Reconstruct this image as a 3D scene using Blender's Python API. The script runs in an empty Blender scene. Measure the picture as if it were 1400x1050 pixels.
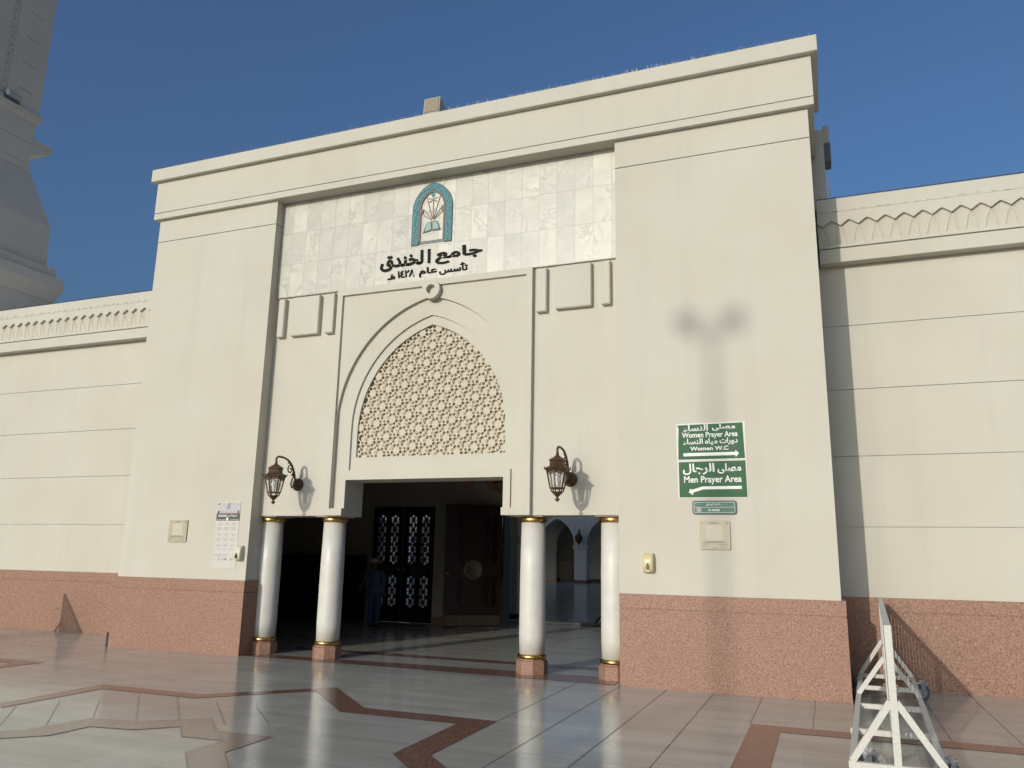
import bpy, bmesh, math, random
from mathutils import Vector, Matrix, geometry

# ------------------------------------------------------------------ set-up
scene = bpy.context.scene
COL = scene.collection
S = 0.694            # the survey units below are turned into metres at the end
R_ = math.radians
random.seed(7)

# camera (position and axes in survey units; position scaled with everything else)
cam_d = bpy.data.cameras.new('camera')
cam = bpy.data.objects.new('camera', cam_d)
COL.objects.link(cam)
cam_d.sensor_width = 36.0
cam_d.lens = 27.797
cam_d.clip_end = 2000
cam_d.clip_start = 0.05
ROT = Matrix(((0.93172846, 0.06141991, 0.35792412),
              (0.36272268, -0.20551101, -0.90895406),
              (0.01772947, 0.97672556, -0.21375885)))
cam.matrix_world = Matrix.Translation(Vector((0, -16.2215, 2.45)) * S) @ ROT.to_4x4()
scene.camera = cam

# daylight: low evening sun from behind the camera, a little to the left
SUN_TRAVEL = Vector((0.262, 1.0, -0.262)).normalized()
sun_el = math.asin(-SUN_TRAVEL.z)
sun_az = math.atan2(-SUN_TRAVEL.x, -SUN_TRAVEL.y)      # clockwise from +Y
world = bpy.data.worlds.new('World')
scene.world = world
world.use_nodes = True
wn = world.node_tree
sky = wn.nodes.new('ShaderNodeTexSky')
sky.sky_type = 'NISHITA'
sky.sun_disc = False
sky.sun_elevation = sun_el
sky.sun_rotation = sun_az
sky.air_density = 1.0
sky.dust_density = 6.5
sky.ozone_density = 5.3
bg = wn.nodes['Background']
bg.inputs['Strength'].default_value = 0.15
wn.links.new(sky.outputs[0], bg.inputs['Color'])

sun_d = bpy.data.lights.new('sun', 'SUN')
sun_d.energy = 2.15
sun_d.angle = R_(0.53)
sun_d.color = (1.0, 0.945, 0.85)
sun = bpy.data.objects.new('sun', sun_d)
COL.objects.link(sun)
sun.rotation_euler = SUN_TRAVEL.to_track_quat('-Z', 'Y').to_euler()

scene.view_settings.view_transform = 'Standard'
scene.view_settings.look = 'None'
scene.view_settings.exposure = 0.0
scene.view_settings.gamma = 1.0
scene.cycles.max_bounces = 8
scene.cycles.diffuse_bounces = 5
scene.cycles.caustics_reflective = True
scene.cycles.caustics_refractive = False

# ------------------------------------------------------------------ materials
def mat(name, col, rough=0.6, metal=0.0, spec=0.5):
    m = bpy.data.materials.new(name)
    m.use_nodes = True
    b = m.node_tree.nodes['Principled BSDF']
    b.inputs['Base Color'].default_value = (*col, 1)
    b.inputs['Roughness'].default_value = rough
    b.inputs['Metallic'].default_value = metal
    b.inputs['Specular IOR Level'].default_value = spec
    return m

class NT:
    def __init__(s, m):
        s.t = m.node_tree; s.b = s.t.nodes['Principled BSDF']
    def n(s, typ, **kw):
        x = s.t.nodes.new(typ)
        for k, v in kw.items():
            if hasattr(x, k): setattr(x, k, v)
        return x
    def l(s, a, b): s.t.links.new(a, b)
    def pos(s): return s.n('ShaderNodeNewGeometry').outputs['Position']
    def mapping(s, vec, scale=(1, 1, 1), rot=(0, 0, 0), loc=(0, 0, 0)):
        m = s.n('ShaderNodeMapping'); s.l(vec, m.inputs['Vector'])
        m.inputs['Scale'].default_value = scale; m.inputs['Rotation'].default_value = rot
        m.inputs['Location'].default_value = loc
        return m.outputs[0]
    def noise(s, vec, scale, detail=4, rough=0.55, dist=0.0):
        x = s.n('ShaderNodeTexNoise'); s.l(vec, x.inputs['Vector'])
        x.inputs['Scale'].default_value = scale; x.inputs['Detail'].default_value = detail
        x.inputs['Roughness'].default_value = rough; x.inputs['Distortion'].default_value = dist
        return x.outputs['Fac']
    def ramp(s, fac, stops):
        r = s.n('ShaderNodeValToRGB'); s.l(fac, r.inputs[0])
        e = r.color_ramp.elements
        while len(e) < len(stops): e.new(0.5)
        for i, (p, c) in enumerate(stops):
            e[i].position = p
            e[i].color = (*c, 1) if len(c) == 3 else c
        return r.outputs[0]
    def mix(s, fac, a, b, mode='MIX'):
        x = s.n('ShaderNodeMix', data_type='RGBA', blend_type=mode)
        for sock, v in ((x.inputs[0], fac), (x.inputs[6], a), (x.inputs[7], b)):
            if isinstance(v, (int, float)): sock.default_value = v
            elif isinstance(v, tuple): sock.default_value = (*v, 1)
            else: s.l(v, sock)
        return x.outputs[2]
    def math(s, op, a, b=0.0, clamp=False):
        x = s.n('ShaderNodeMath', operation=op, use_clamp=clamp)
        for sock, v in ((x.inputs[0], a), (x.inputs[1], b)):
            if isinstance(v, (int, float)): sock.default_value = v
            else: s.l(v, sock)
        return x.outputs[0]
    def bump(s, h, strength, dist=0.01):
        x = s.n('ShaderNodeBump'); s.l(h, x.inputs['Height'])
        x.inputs['Strength'].default_value = strength; x.inputs['Distance'].default_value = dist
        s.l(x.outputs[0], s.b.inputs['Normal'])
    def color(s, c): s.l(c, s.b.inputs['Base Color'])
    def rough(s, c): s.l(c, s.b.inputs['Roughness'])

def plaster(name, col, stain=0.10):
    m = mat(name, col, 0.85, 0, 0.25); n = NT(m); p = n.pos()
    big = n.noise(p, 0.55, 5, 0.6)
    streak = n.noise(n.mapping(p, (3.2, 3.2, 0.22)), 1.0, 6, 0.65)
    fine = n.noise(p, 60, 3, 0.6)
    d = tuple(c * f for c, f in zip(col, (0.86, 0.84, 0.80)))
    c = n.mix(n.math('MULTIPLY', n.ramp(big, [(0.35, (0, 0, 0)), (0.72, (1, 1, 1))]), 0.55), col, d)
    c = n.mix(n.math('MULTIPLY', n.ramp(streak, [(0.52, (0, 0, 0)), (0.8, (1, 1, 1))]), stain * 2.2), c, tuple(x * 0.72 for x in col))
    n.color(c)
    n.bump(fine, 0.12, 0.004)
    return m

M = {}
M['plaster'] = plaster('cream_plaster', (0.56, 0.535, 0.448))
M['plaster_wing'] = plaster('cream_plaster_wing', (0.555, 0.53, 0.447), 0.13)
M['lattice'] = plaster('sandy_lattice_plaster', (0.585, 0.525, 0.405), 0.05)
M['plaster_minaret'] = plaster('grey_white_plaster', (0.56, 0.515, 0.43))
M['white_wall'] = plaster('white_wall_paint', (0.74, 0.72, 0.67), 0.05)
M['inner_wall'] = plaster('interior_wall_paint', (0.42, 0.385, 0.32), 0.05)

def granite(name, base, dark, light, scale=70, rough=0.45):
    m = mat(name, base, rough, 0, 0.4); n = NT(m); p = n.pos()
    v = n.n('ShaderNodeTexVoronoi'); n.l(p, v.inputs['Vector']); v.inputs['Scale'].default_value = scale
    sep = n.n('ShaderNodeSeparateColor'); n.l(v.outputs['Color'], sep.inputs[0])
    v2 = n.noise(p, scale * 0.75, 5, 0.72)
    big = n.noise(p, 1.3, 3, 0.5)
    c = n.ramp(sep.outputs[0], [(0.0, dark), (0.22, base), (0.62, base), (1.0, light)])
    c2 = n.ramp(v2, [(0.36, dark), (0.5, base), (0.66, light)])
    c = n.mix(0.5, c, c2)
    c = n.mix(n.math('MULTIPLY', big, 0.35), c, tuple(x * 0.75 for x in base))
    n.color(c); n.bump(v2, 0.10, 0.003)
    return m
M['granite'] = granite('red_granite', (0.305, 0.165, 0.107), (0.095, 0.045, 0.030), (0.47, 0.31, 0.225), 64, 0.55)
M['granite_inlay'] = granite('red_granite_polished', (0.215, 0.115, 0.083), (0.09, 0.045, 0.033), (0.34, 0.21, 0.16), 55, 0.16)
M['granite_pale'] = granite('tan_granite_polished', (0.29, 0.22, 0.17), (0.19, 0.14, 0.105), (0.36, 0.29, 0.235), 55, 0.18)

# polished grey green paving
def paving(name, light, dark, joint_w=0.004):
    m = mat(name, light, 0.16, 0, 0.36); n = NT(m); p = n.pos()
    st = n.noise(n.mapping(p, (0.38, 3.0, 1), (0, 0, R_(24))), 1.0, 7, 0.62, 0.6)
    fine = n.noise(p, 130, 3, 0.7)
    c = n.ramp(st, [(0.30, dark), (0.52, tuple((a + b) / 2 for a, b in zip(light, dark))), (0.72, light)])
    c = n.mix(n.math('MULTIPLY', n.ramp(fine, [(0.4, (0, 0, 0)), (0.7, (1, 1, 1))]), 0.22), c, tuple(x * 0.6 for x in dark))
    br = n.n('ShaderNodeTexBrick'); br.offset = 0.0; br.squash = 1.0
    n.l(n.mapping(p, (1, 1, 1), (0, 0, 0), (-(-3.96 * S) % 0.61, 0.1, 0)), br.inputs['Vector'])
    br.inputs['Scale'].default_value = 1.0
    br.inputs['Mortar Size'].default_value = joint_w
    br.inputs['Mortar Smooth'].default_value = 0.2
    br.inputs['Brick Width'].default_value = 0.61
    br.inputs['Row Height'].default_value = 1.22
    br.inputs['Color1'].default_value = (0.90, 0.90, 0.90, 1)
    br.inputs['Color2'].default_value = (1.06, 1.05, 1.04, 1)
    br.inputs['Mortar'].default_value = (0.92, 0.915, 0.91, 1)
    c = n.mix(1.0, c, br.outputs['Color'], 'MULTIPLY')
    n.color(c)
    sm = n.noise(p, 3.0, 5, 0.6)
    n.rough(n.ramp(sm, [(0.3, (0.10,) * 3), (0.75, (0.20,) * 3)]))
    n.bump(n.noise(p, 2.2, 2, 0.5), 0.02, 0.02)
    return m
M['paving'] = paving('polished_paving', (0.52, 0.505, 0.44), (0.36, 0.35, 0.305))
M['joint'] = mat('dark_joint', (0.20, 0.185, 0.16), 0.28, 0, 0.3)

# marble tiles
def marble_tiles():
    m = mat('veined_white_marble', (0.6, 0.6, 0.55), 0.38, 0, 0.4); n = NT(m); p = n.pos()
    br = n.n('ShaderNodeTexBrick'); br.offset = 0.0
    rot = n.mapping(p, (1, 1, 1), (R_(-90), 0, 0), (0.1, -0.0, 0))
    cx = n.n('ShaderNodeSeparateXYZ'); n.l(p, cx.inputs[0])
    cb = n.n('ShaderNodeCombineXYZ'); n.l(n.math('ADD', cx.outputs[0], 20.0 + 4.155 * S), cb.inputs[0]); n.l(n.math('SUBTRACT', cx.outputs[2], 9.14 * S - 0.0), cb.inputs[1])
    n.l(cb.outputs[0], br.inputs['Vector'])
    br.inputs['Scale'].default_value = 1.0
    br.inputs['Mortar Size'].default_value = 0.004
    br.inputs['Mortar Smooth'].default_value = 0.0
    br.inputs['Brick Width'].default_value = 0.308
    br.inputs['Row Height'].default_value = 0.625
    br.inputs['Color1'].default_value = (0.0, 0.0, 0.0, 1); br.inputs['Color2'].default_value = (1, 1, 1, 1)
    br.inputs['Mortar'].default_value = (0.5, 0.5, 0.5, 1)
    # each tile gets its own veining offset
    off = n.n('ShaderNodeVectorMath', operation='SCALE'); n.l(br.outputs['Color'], off.inputs[0]); off.inputs['Scale'].default_value = 37.0
    add = n.n('ShaderNodeVectorMath', operation='ADD'); n.l(p, add.inputs[0]); n.l(off.outputs[0], add.inputs[1])
    warp = n.noise(add.outputs[0], 1.8, 4, 0.6)
    v = n.noise(n.mapping(add.outputs[0], (1, 1, 1.2), (0.4, 0.5, 0.3)), 1.5, 7, 0.6, 0.9)
    vein = n.ramp(v, [(0.455, (0, 0, 0)), (0.497, (1, 1, 1)), (0.503, (1, 1, 1)), (0.54, (0, 0, 0))])
    tone = n.mix(br.outputs['Color'], (0.50, 0.485, 0.415), (0.60, 0.575, 0.48))
    cloud = n.ramp(warp, [(0.3, (0.80, 0.81, 0.81)), (0.65, (1, 1, 1))])
    c = n.mix(1.0, tone, cloud, 'MULTIPLY')
    c = n.mix(n.math('MULTIPLY', vein, n.math('MULTIPLY', n.ramp(warp, [(0.42, (0, 0, 0)), (0.62, (1, 1, 1))]), 0.75)), c, (0.33, 0.32, 0.28))
    c = n.mix(n.math('MULTIPLY', br.outputs['Fac'], 0.75), c, (0.30, 0.28, 0.22))
    n.color(c)
    return m
M['marble'] = marble_tiles()

def shaded(name, col, rough=0.5, metal=0.0, var=0.25, scale=20, spec=0.5):
    m = mat(name, col, rough, metal, spec); n = NT(m); p = n.pos()
    f = n.noise(p, scale, 5, 0.65)
    n.color(n.mix(n.ramp(f, [(0.35, (0, 0, 0)), (0.7, (1, 1, 1))]), tuple(c * (1 - var) for c in col), tuple(min(1, c * (1 + var * 0.6)) for c in col)))
    n.rough(n.ramp(f, [(0.3, (max(0.02, rough - 0.08),) * 3), (0.7, (min(1, rough + 0.1),) * 3)]))
    return m
M['column'] = shaded('white_column_marble', (0.63, 0.61, 0.545), 0.42, 0, 0.07, 5)
M['gold'] = shaded('polished_brass', (0.62, 0.40, 0.13), 0.28, 1.0, 0.25, 8)
M['bronze'] = shaded('antique_bronze', (0.105, 0.058, 0.026), 0.45, 0.35, 0.5, 45)
M['wood'] = shaded('dark_walnut', (0.026, 0.011, 0.008), 0.35, 0, 0.4, 12)
M['wood_carved'] = shaded('carved_wood', (0.16, 0.075, 0.03), 0.5, 0, 0.5, 25)
M['kick'] = shaded('bronze_kick_plate', (0.16, 0.125, 0.085), 0.4, 0.4, 0.3, 18)
M['boss'] = shaded('dark_bronze_boss', (0.075, 0.055, 0.033), 0.45, 0.3, 0.3, 18)
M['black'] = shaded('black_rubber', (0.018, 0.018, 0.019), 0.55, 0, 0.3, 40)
M['ink'] = mat('black_lettering', (0.013, 0.010, 0.008), 0.6, 0, 0.12)
M['green'] = shaded('green_sign_face', (0.030, 0.112, 0.045), 0.55, 0, 0.22, 9, 0.3)
M['green_plate'] = shaded('green_enamel', (0.012, 0.105, 0.055), 0.45, 0, 0.12, 6)
M['white'] = mat('white_lettering', (0.72, 0.73, 0.68), 0.55)
M['sign_edge'] = mat('white_sign_border', (0.70, 0.69, 0.62), 0.6)
M['plaque'] = shaded('beige_plaque', (0.44, 0.385, 0.275), 0.45, 0, 0.06, 12)
M['plaque_ink'] = mat('brown_print', (0.16, 0.135, 0.10), 0.7)
M['plaque_field'] = mat('plaque_pale_field', (0.52, 0.47, 0.36), 0.5)
M['cream_plastic'] = shaded('cream_plastic', (0.62, 0.52, 0.28), 0.35, 0, 0.05, 10)
M['pale_plastic'] = shaded('ivory_plastic', (0.60, 0.56, 0.44), 0.4, 0, 0.06, 10)
M['smoke'] = mat('brown_window', (0.055, 0.032, 0.016), 0.25)
M['teal'] = shaded('turquoise_enamel', (0.075, 0.235, 0.265), 0.5, 0, 0.3, 30, 0.25)
M['teal_pale'] = shaded('pale_turquoise', (0.27, 0.38, 0.34), 0.5, 0, 0.15, 20)
M['dark_teal'] = mat('dark_teal_print', (0.018, 0.055, 0.065), 0.5)
M['brown_line'] = mat('brown_outline', (0.13, 0.085, 0.05), 0.5)
M['emblem_face'] = shaded('emblem_marble', (0.58, 0.54, 0.44), 0.5, 0, 0.05, 8)
M['barrier_paint'] = shaded('chipped_white_paint', (0.60, 0.585, 0.52), 0.5, 0, 0.12, 60)
M['steel'] = shaded('galvanised_steel', (0.52, 0.53, 0.52), 0.4, 0.7, 0.3, 30)
M['grey_rubber'] = shaded('grey_rubber', (0.11, 0.12, 0.125), 0.6, 0, 0.25, 30)
M['speaker'] = shaded('tan_speaker_mesh', (0.30, 0.26, 0.18), 0.7, 0, 0.25, 90)
M['speaker_box'] = shaded('beige_speaker_shell', (0.45, 0.43, 0.36), 0.6, 0, 0.1, 12)
M['skin'] = mat('skin', (0.15, 0.08, 0.052), 0.6)
M['shirt'] = shaded('blue_cloth', (0.085, 0.125, 0.22), 0.9, 0, 0.18, 25)
M['trousers'] = shaded('blue_trousers', (0.06, 0.095, 0.18), 0.9, 0, 0.18, 25)
M['cap'] = mat('white_knit_cap', (0.36, 0.33, 0.28), 0.95)
M['spike'] = mat('bird_spike_wire', (0.10, 0.10, 0.10), 0.4, 0.6)
M['poster'] = shaded('poster_white', (0.555, 0.535, 0.475), 0.5, 0, 0.03, 6)
M['poster_sky'] = mat('poster_grey_sky', (0.46, 0.45, 0.44), 0.5)
M['poster_dark'] = mat('poster_dark_band', (0.065, 0.080, 0.070), 0.5)
M['poster_violet'] = mat('poster_violet', (0.30, 0.27, 0.38), 0.5)
M['poster_pink'] = mat('poster_pink', (0.48, 0.34, 0.33), 0.5)
M['poster_grey'] = mat('poster_grey_print', (0.34, 0.32, 0.30), 0.6)
M['poster_mid'] = mat('poster_mid_grey', (0.20, 0.19, 0.19), 0.6)
M['bulb'] = mat('frosted_bulb', (0.8, 0.8, 0.75), 0.3)
g = mat('lantern_glass', (0.95, 0.94, 0.90), 0.08)
gn = NT(g)
tr = gn.n('ShaderNodeBsdfTransparent'); mx = gn.n('ShaderNodeMixShader')
tr.inputs[0].default_value = (0.93, 0.93, 0.9, 1)
mx.inputs[0].default_value = 0.16
gn.l(tr.outputs[0], mx.inputs[1]); gn.l(gn.b.outputs[0], mx.inputs[2])
gn.l(mx.outputs[0], gn.t.nodes['Material Output'].inputs['Surface'])
M['glass'] = g

# ------------------------------------------------------------------ mesh helpers
class MB:
    def __init__(s): s.v = []; s.f = []; s.m = []; s.sm = []
    def add(s, verts, faces, mi=0, smooth=False):
        o = len(s.v); s.v += [tuple(v) for v in verts]
        for f in faces:
            s.f.append(tuple(i + o for i in f)); s.m.append(mi); s.sm.append(smooth)
    def box(s, x0, x1, y0, y1, z0, z1, mi=0):
        if x0 > x1: x0, x1 = x1, x0
        if y0 > y1: y0, y1 = y1, y0
        if z0 > z1: z0, z1 = z1, z0
        v = [(x, y, z) for z in (z0, z1) for y in (y0, y1) for x in (x0, x1)]
        s.add(v, [(0, 2, 3, 1), (4, 5, 7, 6), (0, 1, 5, 4), (2, 6, 7, 3), (0, 4, 6, 2), (1, 3, 7, 5)], mi)
    def bbox(s, x0, x1, y0, y1, z0, z1, b=0.02, mi=0):   # box with chamfered front edges (front = low y)
        def ring(x0, x1, z0, z1, y): return [(x0, y, z0), (x1, y, z0), (x1, y, z1), (x0, y, z1)]
        v = ring(x0, x1, z0, z1, y1) + ring(x0, x1, z0, z1, y0 + b) + ring(x0 + b, x1 - b, z0 + b, z1 - b, y0)
        f = [(8, 9, 10, 11), (3, 2, 1, 0)]
        for k in (0, 4):
            for i in range(4):
                j = (i + 1) % 4
                f.append((k + i, k + j, k + 4 + j, k + 4 + i))
        s.add(v, f, mi)
    def obox(s, c, ax, ay, az, mi=0):                    # oriented box: centre and half axis vectors
        c, ax, ay, az = map(Vector, (c, ax, ay, az))
        v = [c + ax * i + ay * j + az * k for k in (-1, 1) for j in (-1, 1) for i in (-1, 1)]
        s.add(v, [(0, 2, 3, 1), (4, 5, 7, 6), (0, 1, 5, 4), (2, 6, 7, 3), (0, 4, 6, 2), (1, 3, 7, 5)], mi)
    def bar(s, a, b, w, h=None, up=(0, 0, 1), mi=0):     # rectangular bar between two points
        a, b = Vector(a), Vector(b); d = (b - a)
        L = d.length; d.normalize(); u = Vector(up)
        if abs(d.dot(u)) > 0.98: u = Vector((0, 1, 0))
        sd = d.cross(u).normalized(); u2 = sd.cross(d).normalized()
        s.obox((a + b) / 2, d * (L / 2), sd * (w / 2), u2 * ((h or w) / 2), mi)
    def tube(s, pts, r, n=8, mi=0, cap=True):
        pts = [Vector(p) for p in pts]; rs = r if isinstance(r, (list, tuple)) else [r] * len(pts)
        rings = []; prev = None
        for i, p in enumerate(pts):
            t = (pts[min(i + 1, len(pts) - 1)] - pts[max(i - 1, 0)]).normalized()
            if prev is None:
                u = Vector((0, 0, 1)) if abs(t.z) < 0.9 else Vector((1, 0, 0))
                u = (u - t * u.dot(t)).normalized()
            else:
                u = (prev - t * prev.dot(t)).normalized()
            prev = u; w = t.cross(u)
            rings.append([p + (u * math.cos(2 * math.pi * k / n) + w * math.sin(2 * math.pi * k / n)) * rs[i] for k in range(n)])
        v = [q for r_ in rings for q in r_]; f = []
        for i in range(len(pts) - 1):
            for k in range(n):
                f.append((i * n + k, i * n + (k + 1) % n, (i + 1) * n + (k + 1) % n, (i + 1) * n + k))
        s.add(v, f, mi, True)
        if cap:
            s.add(rings[0], [tuple(range(n))[::-1]], mi); s.add(rings[-1], [tuple(range(n))], mi)
    def lathe(s, c, prof, n=24, mi=0, axis='z', smooth=True, rot=0.0):
        c = Vector(c); v = []; f = []
        for r, h in prof:
            for k in range(n):
                a = 2 * math.pi * k / n + rot
                if axis == 'z': q = (r * math.cos(a), r * math.sin(a), h)
                elif axis == 'y': q = (r * math.cos(a), h, r * math.sin(a))
                else: q = (h, r * math.cos(a), r * math.sin(a))
                v.append(c + Vector(q))
        for i in range(len(prof) - 1):
            for k in range(n):
                f.append((i * n + k, i * n + (k + 1) % n, (i + 1) * n + (k + 1) % n, (i + 1) * n + k))
        s.add(v, f, mi, smooth)
        if prof[0][0] > 1e-4: s.add(v[:n], [tuple(range(n))[::-1]], mi)
        if prof[-1][0] > 1e-4: s.add(v[-n:], [tuple(range(n))], mi)
    def plate(s, loops, y0, y1, mi=0, smi=None, plane='xz'):   # filled outline with holes, front y0, back y1
        vv = [[Vector((a, b, 0)) for a, b in lp] for lp in loops]
        tri = geometry.tessellate_polygon(vv)
        flat = [p for lp in loops for p in lp]
        if plane == 'xz': P = lambda a, b, d: (a, d, b)
        elif plane == 'yz': P = lambda a, b, d: (d, a, b)
        else: P = lambda a, b, d: (a, b, d)
        n = len(flat)
        s.add([P(a, b, y0) for a, b in flat], tri, mi)
        if y1 is not None:
            s.add([P(a, b, y1) for a, b in flat], [t[::-1] for t in tri], mi)
            for lp in loops:
                k = len(lp)
                s.add([P(a, b, y0) for a, b in lp] + [P(a, b, y1) for a, b in lp],
                      [(i, (i + 1) % k, k + (i + 1) % k, k + i) for i in range(k)], mi if smi is None else smi)
    def build(s, name, mats, parent=None, loc=None, fix=True):
        if not isinstance(mats, (list, tuple)): mats = [mats]
        me = bpy.data.meshes.new(name)
        org = Vector(parent_root(parent).location) if parent else Vector(loc or (0, 0, 0))
        me.from_pydata([Vector(v) - org for v in s.v], [], s.f)
        for m in mats: me.materials.append(m)
        me.polygons.foreach_set('material_index', s.m)
        me.polygons.foreach_set('use_smooth', s.sm)
        if fix:
            bm = bmesh.new(); bm.from_mesh(me)
            bmesh.ops.remove_doubles(bm, verts=bm.verts, dist=1e-5)
            bmesh.ops.recalc_face_normals(bm, faces=bm.faces)
            bm.to_mesh(me); bm.free()
        o = bpy.data.objects.new(name, me); COL.objects.link(o)
        if parent: o.parent = parent
        else: o.location = org
        return o

def parent_root(o):
    while o.parent: o = o.parent
    return o
def tag(o, label=None, cat=None, group=None, kind=None):
    if label: o['label'] = label
    if cat: o['category'] = cat
    if group: o['group'] = group
    if kind: o['kind'] = kind
    return o
def thing(name, label, cat, loc=(0, 0, 0), group=None):
    o = bpy.data.objects.new(name, None); COL.objects.link(o); o.location = loc
    o.empty_display_size = 0.2
    return tag(o, label, cat, group)
def copy_tree(o, parent=None):
    c = o.copy(); COL.objects.link(c)
    if parent: c.parent = parent
    for ch in list(o.children): copy_tree(ch, c)
    return c

def arch_pts(cx, w, zs, za, n=14):
    """pointed two-centred arch, right springing over the apex to the left springing"""
    h = za - zs; c = (h * h - w * w) / (2 * w); r = w + c
    a1 = math.atan2(h, c)
    right = [(cx - c + r * math.cos(a1 * i / n), zs + r * math.sin(a1 * i / n)) for i in range(n + 1)]
    left = [(2 * cx - x, z) for x, z in right[::-1]][1:]
    return right + left
def arch_loop(cx, w, zs, za, zb, n=14):
    return [(cx + w, zb)] + arch_pts(cx, w, zs, za, n) + [(cx - w, zb)]
def circ(x, z, r, n=12, rot=0.0): return [(x + r * math.cos(rot + 2 * math.pi * k / n), z + r * math.sin(rot + 2 * math.pi * k / n)) for k in range(n)]
def rect(x0, x1, z0, z1): return [(x0, z0), (x1, z0), (x1, z1), (x0, z1)]
def rrect(x0, x1, z0, z1, r, n=5):
    out = []
    for cx, cz, a in ((x1 - r, z0 + r, -90), (x1 - r, z1 - r, 0), (x0 + r, z1 - r, 90), (x0 + r, z0 + r, 180)):
        out += [(cx + r * math.cos(R_(a + 90 * i / n)), cz + r * math.sin(R_(a + 90 * i / n))) for i in range(n + 1)]
    return out

AR = {}   # Arabic letters: (isolated, final, initial, medial) presentation forms
for nm, b in (('alef', 0xFE8D), ('teh', 0xFE95), ('jeem', 0xFE9D), ('khah', 0xFEA5), ('dal', 0xFEA9), ('reh', 0xFEAD),
              ('seen', 0xFEB1), ('sad', 0xFEB9), ('ain', 0xFEC9), ('qaf', 0xFED5), ('lam', 0xFEDD), ('meem', 0xFEE1),
              ('noon', 0xFEE5), ('heh', 0xFEE9), ('waw', 0xFEED), ('yeh', 0xFEF1)):
    AR[nm] = b
ISO, FIN, INI, MED = 0, 1, 2, 3
def ar(seq):
    """word given as letters in reading order -> string laid out left to right"""
    out = ''
    for it in seq:
        if isinstance(it, str): out += it
        else: out += chr(AR[it[0]] + it[1])
    return out[::-1]
A_JAMI = [('jeem', INI), ('alef', FIN), ('meem', INI), ('ain', FIN)]
A_KHANDAQ = [('alef', ISO), '\u2009', ('lam', INI), ('khah', MED), ('noon', MED), ('dal', FIN), ('qaf', ISO)]
A_TASASA = [('teh', INI), '\uFE84', ('seen', INI), ('seen', FIN)]
A_AAM = [('ain', INI), ('alef', FIN), ('meem', ISO)]
A_HEH = [('heh', INI), '\u0640']
A_MUSALLA = [('meem', INI), ('sad', MED), ('lam', MED), '\uFEF0']
A_NISA = [('alef', ISO), ('lam', INI), ('noon', MED), ('seen', MED), ('alef', FIN), '\uFE80']
A_RIJAL = [('alef', ISO), ('lam', INI), ('reh', FIN), ('jeem', INI), ('alef', FIN), ('lam', ISO)]
A_DAWRAT = [('dal', ISO), ('waw', ISO), ('reh', ISO), ('alef', ISO), ('teh', ISO)]
A_MIYAH = [('meem', INI), ('yeh', MED), ('alef', FIN), ('heh', ISO)]

def text_into(mb, body, x0, x1, z0, z1, y0, y1, mi=0, bold=0.0, shear=0.0):
    """lettering stretched into the rectangle x0..x1, z0..z1, raised from y1 out to y0"""
    cu = bpy.data.curves.new('lettering', 'FONT')
    cu.body = body; cu.size = 1.0; cu.resolution_u = 4
    cu.offset = bold; cu.shear = shear; cu.extrude = 0.5
    o = bpy.data.objects.new('lettering', cu); COL.objects.link(o)
    dg = bpy.context.evaluated_depsgraph_get()
    me = bpy.data.meshes.new_from_object(o.evaluated_get(dg))
    vs = [v.co.copy() for v in me.vertices]
    ax = min(v.x for v in vs); bx = max(v.x for v in vs); ay = min(v.y for v in vs); by = max(v.y for v in vs)
    out = []
    for v in vs:
        out.append((x0 + (v.x - ax) / (bx - ax) * (x1 - x0), y0 if v.z > 0 else y1, z0 + (v.y - ay) / (by - ay) * (z1 - z0)))
    mb.add(out, [tuple(p.vertices) for p in me.polygons], mi)
    bpy.data.objects.remove(o); bpy.data.curves.remove(cu); bpy.data.meshes.remove(me)

# ------------------------------------------------------------------ ground
b = MB(); b.add([(-170, -130, 0), (150, -130, 0), (150, 150, 0), (-170, 150, 0)], [(0, 1, 2, 3)])
tag(b.build('plaza_paving', M['paving'], fix=False), kind='structure')

def flat(mb, pts, z, mi=0):
    tri = geometry.tessellate_polygon([[Vector((x, y, 0)) for x, y in pts]])
    vs = [(x, y, z) for x, y in pts]
    out = []
    for t in tri:
        a, b_, c = (Vector(vs[i]) for i in t)
        out.append(t if (b_ - a).cross(c - a).z > 0 else t[::-1])
    mb.add(vs, out, mi)
def strip(mb, line, w, z, mi=0):
    for (x0, y0), (x1, y1) in zip(line[:-1], line[1:]):
        d = Vector((x1 - x0, y1 - y0)); n = Vector((-d.y, d.x)).normalized() * w / 2
        flat(mb, [(x0 + n.x, y0 + n.y), (x1 + n.x, y1 + n.y), (x1 - n.x, y1 - n.y), (x0 - n.x, y0 - n.y)], z, mi)
ZI = 0.006
b = MB()
bo = [(-13.4, -6.6), (-12.71, -4.46), (-11.5, -4.0), (-10.4, -4.46), (-9.29, -3.34), (-8.73, -2.76), (-7.2, -4.28), (-4.84, -4.3), (-4.79, -6.62), (-3.2, -8.3)]
bi = [(-13.0, -6.9), (-12.3, -4.83), (-11.4, -4.36), (-10.2, -4.80), (-9.1, -3.6), (-8.81, -3.27), (-7.36, -4.74), (-5.31, -4.75), (-5.25, -6.76), (-3.6, -8.5)]
bo = [(-12.55, -6.59), (-12.71, -4.46), (-10.4, -4.50), (-9.29, -3.34), (-8.73, -2.76), (-7.2, -4.28), (-4.84, -4.3), (-4.79, -6.62), (-3.2, -8.3)]
bi = [(-12.20, -6.82), (-12.3, -4.83), (-10.2, -4.82), (-9.1, -3.6), (-8.81, -3.27), (-7.36, -4.74), (-5.31, -4.75), (-5.25, -6.76), (-3.6, -8.5)]
for i in range(len(bo) - 1):
    flat(b, [bo[i], bo[i + 1], bi[i + 1], bi[i]], ZI)
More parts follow.
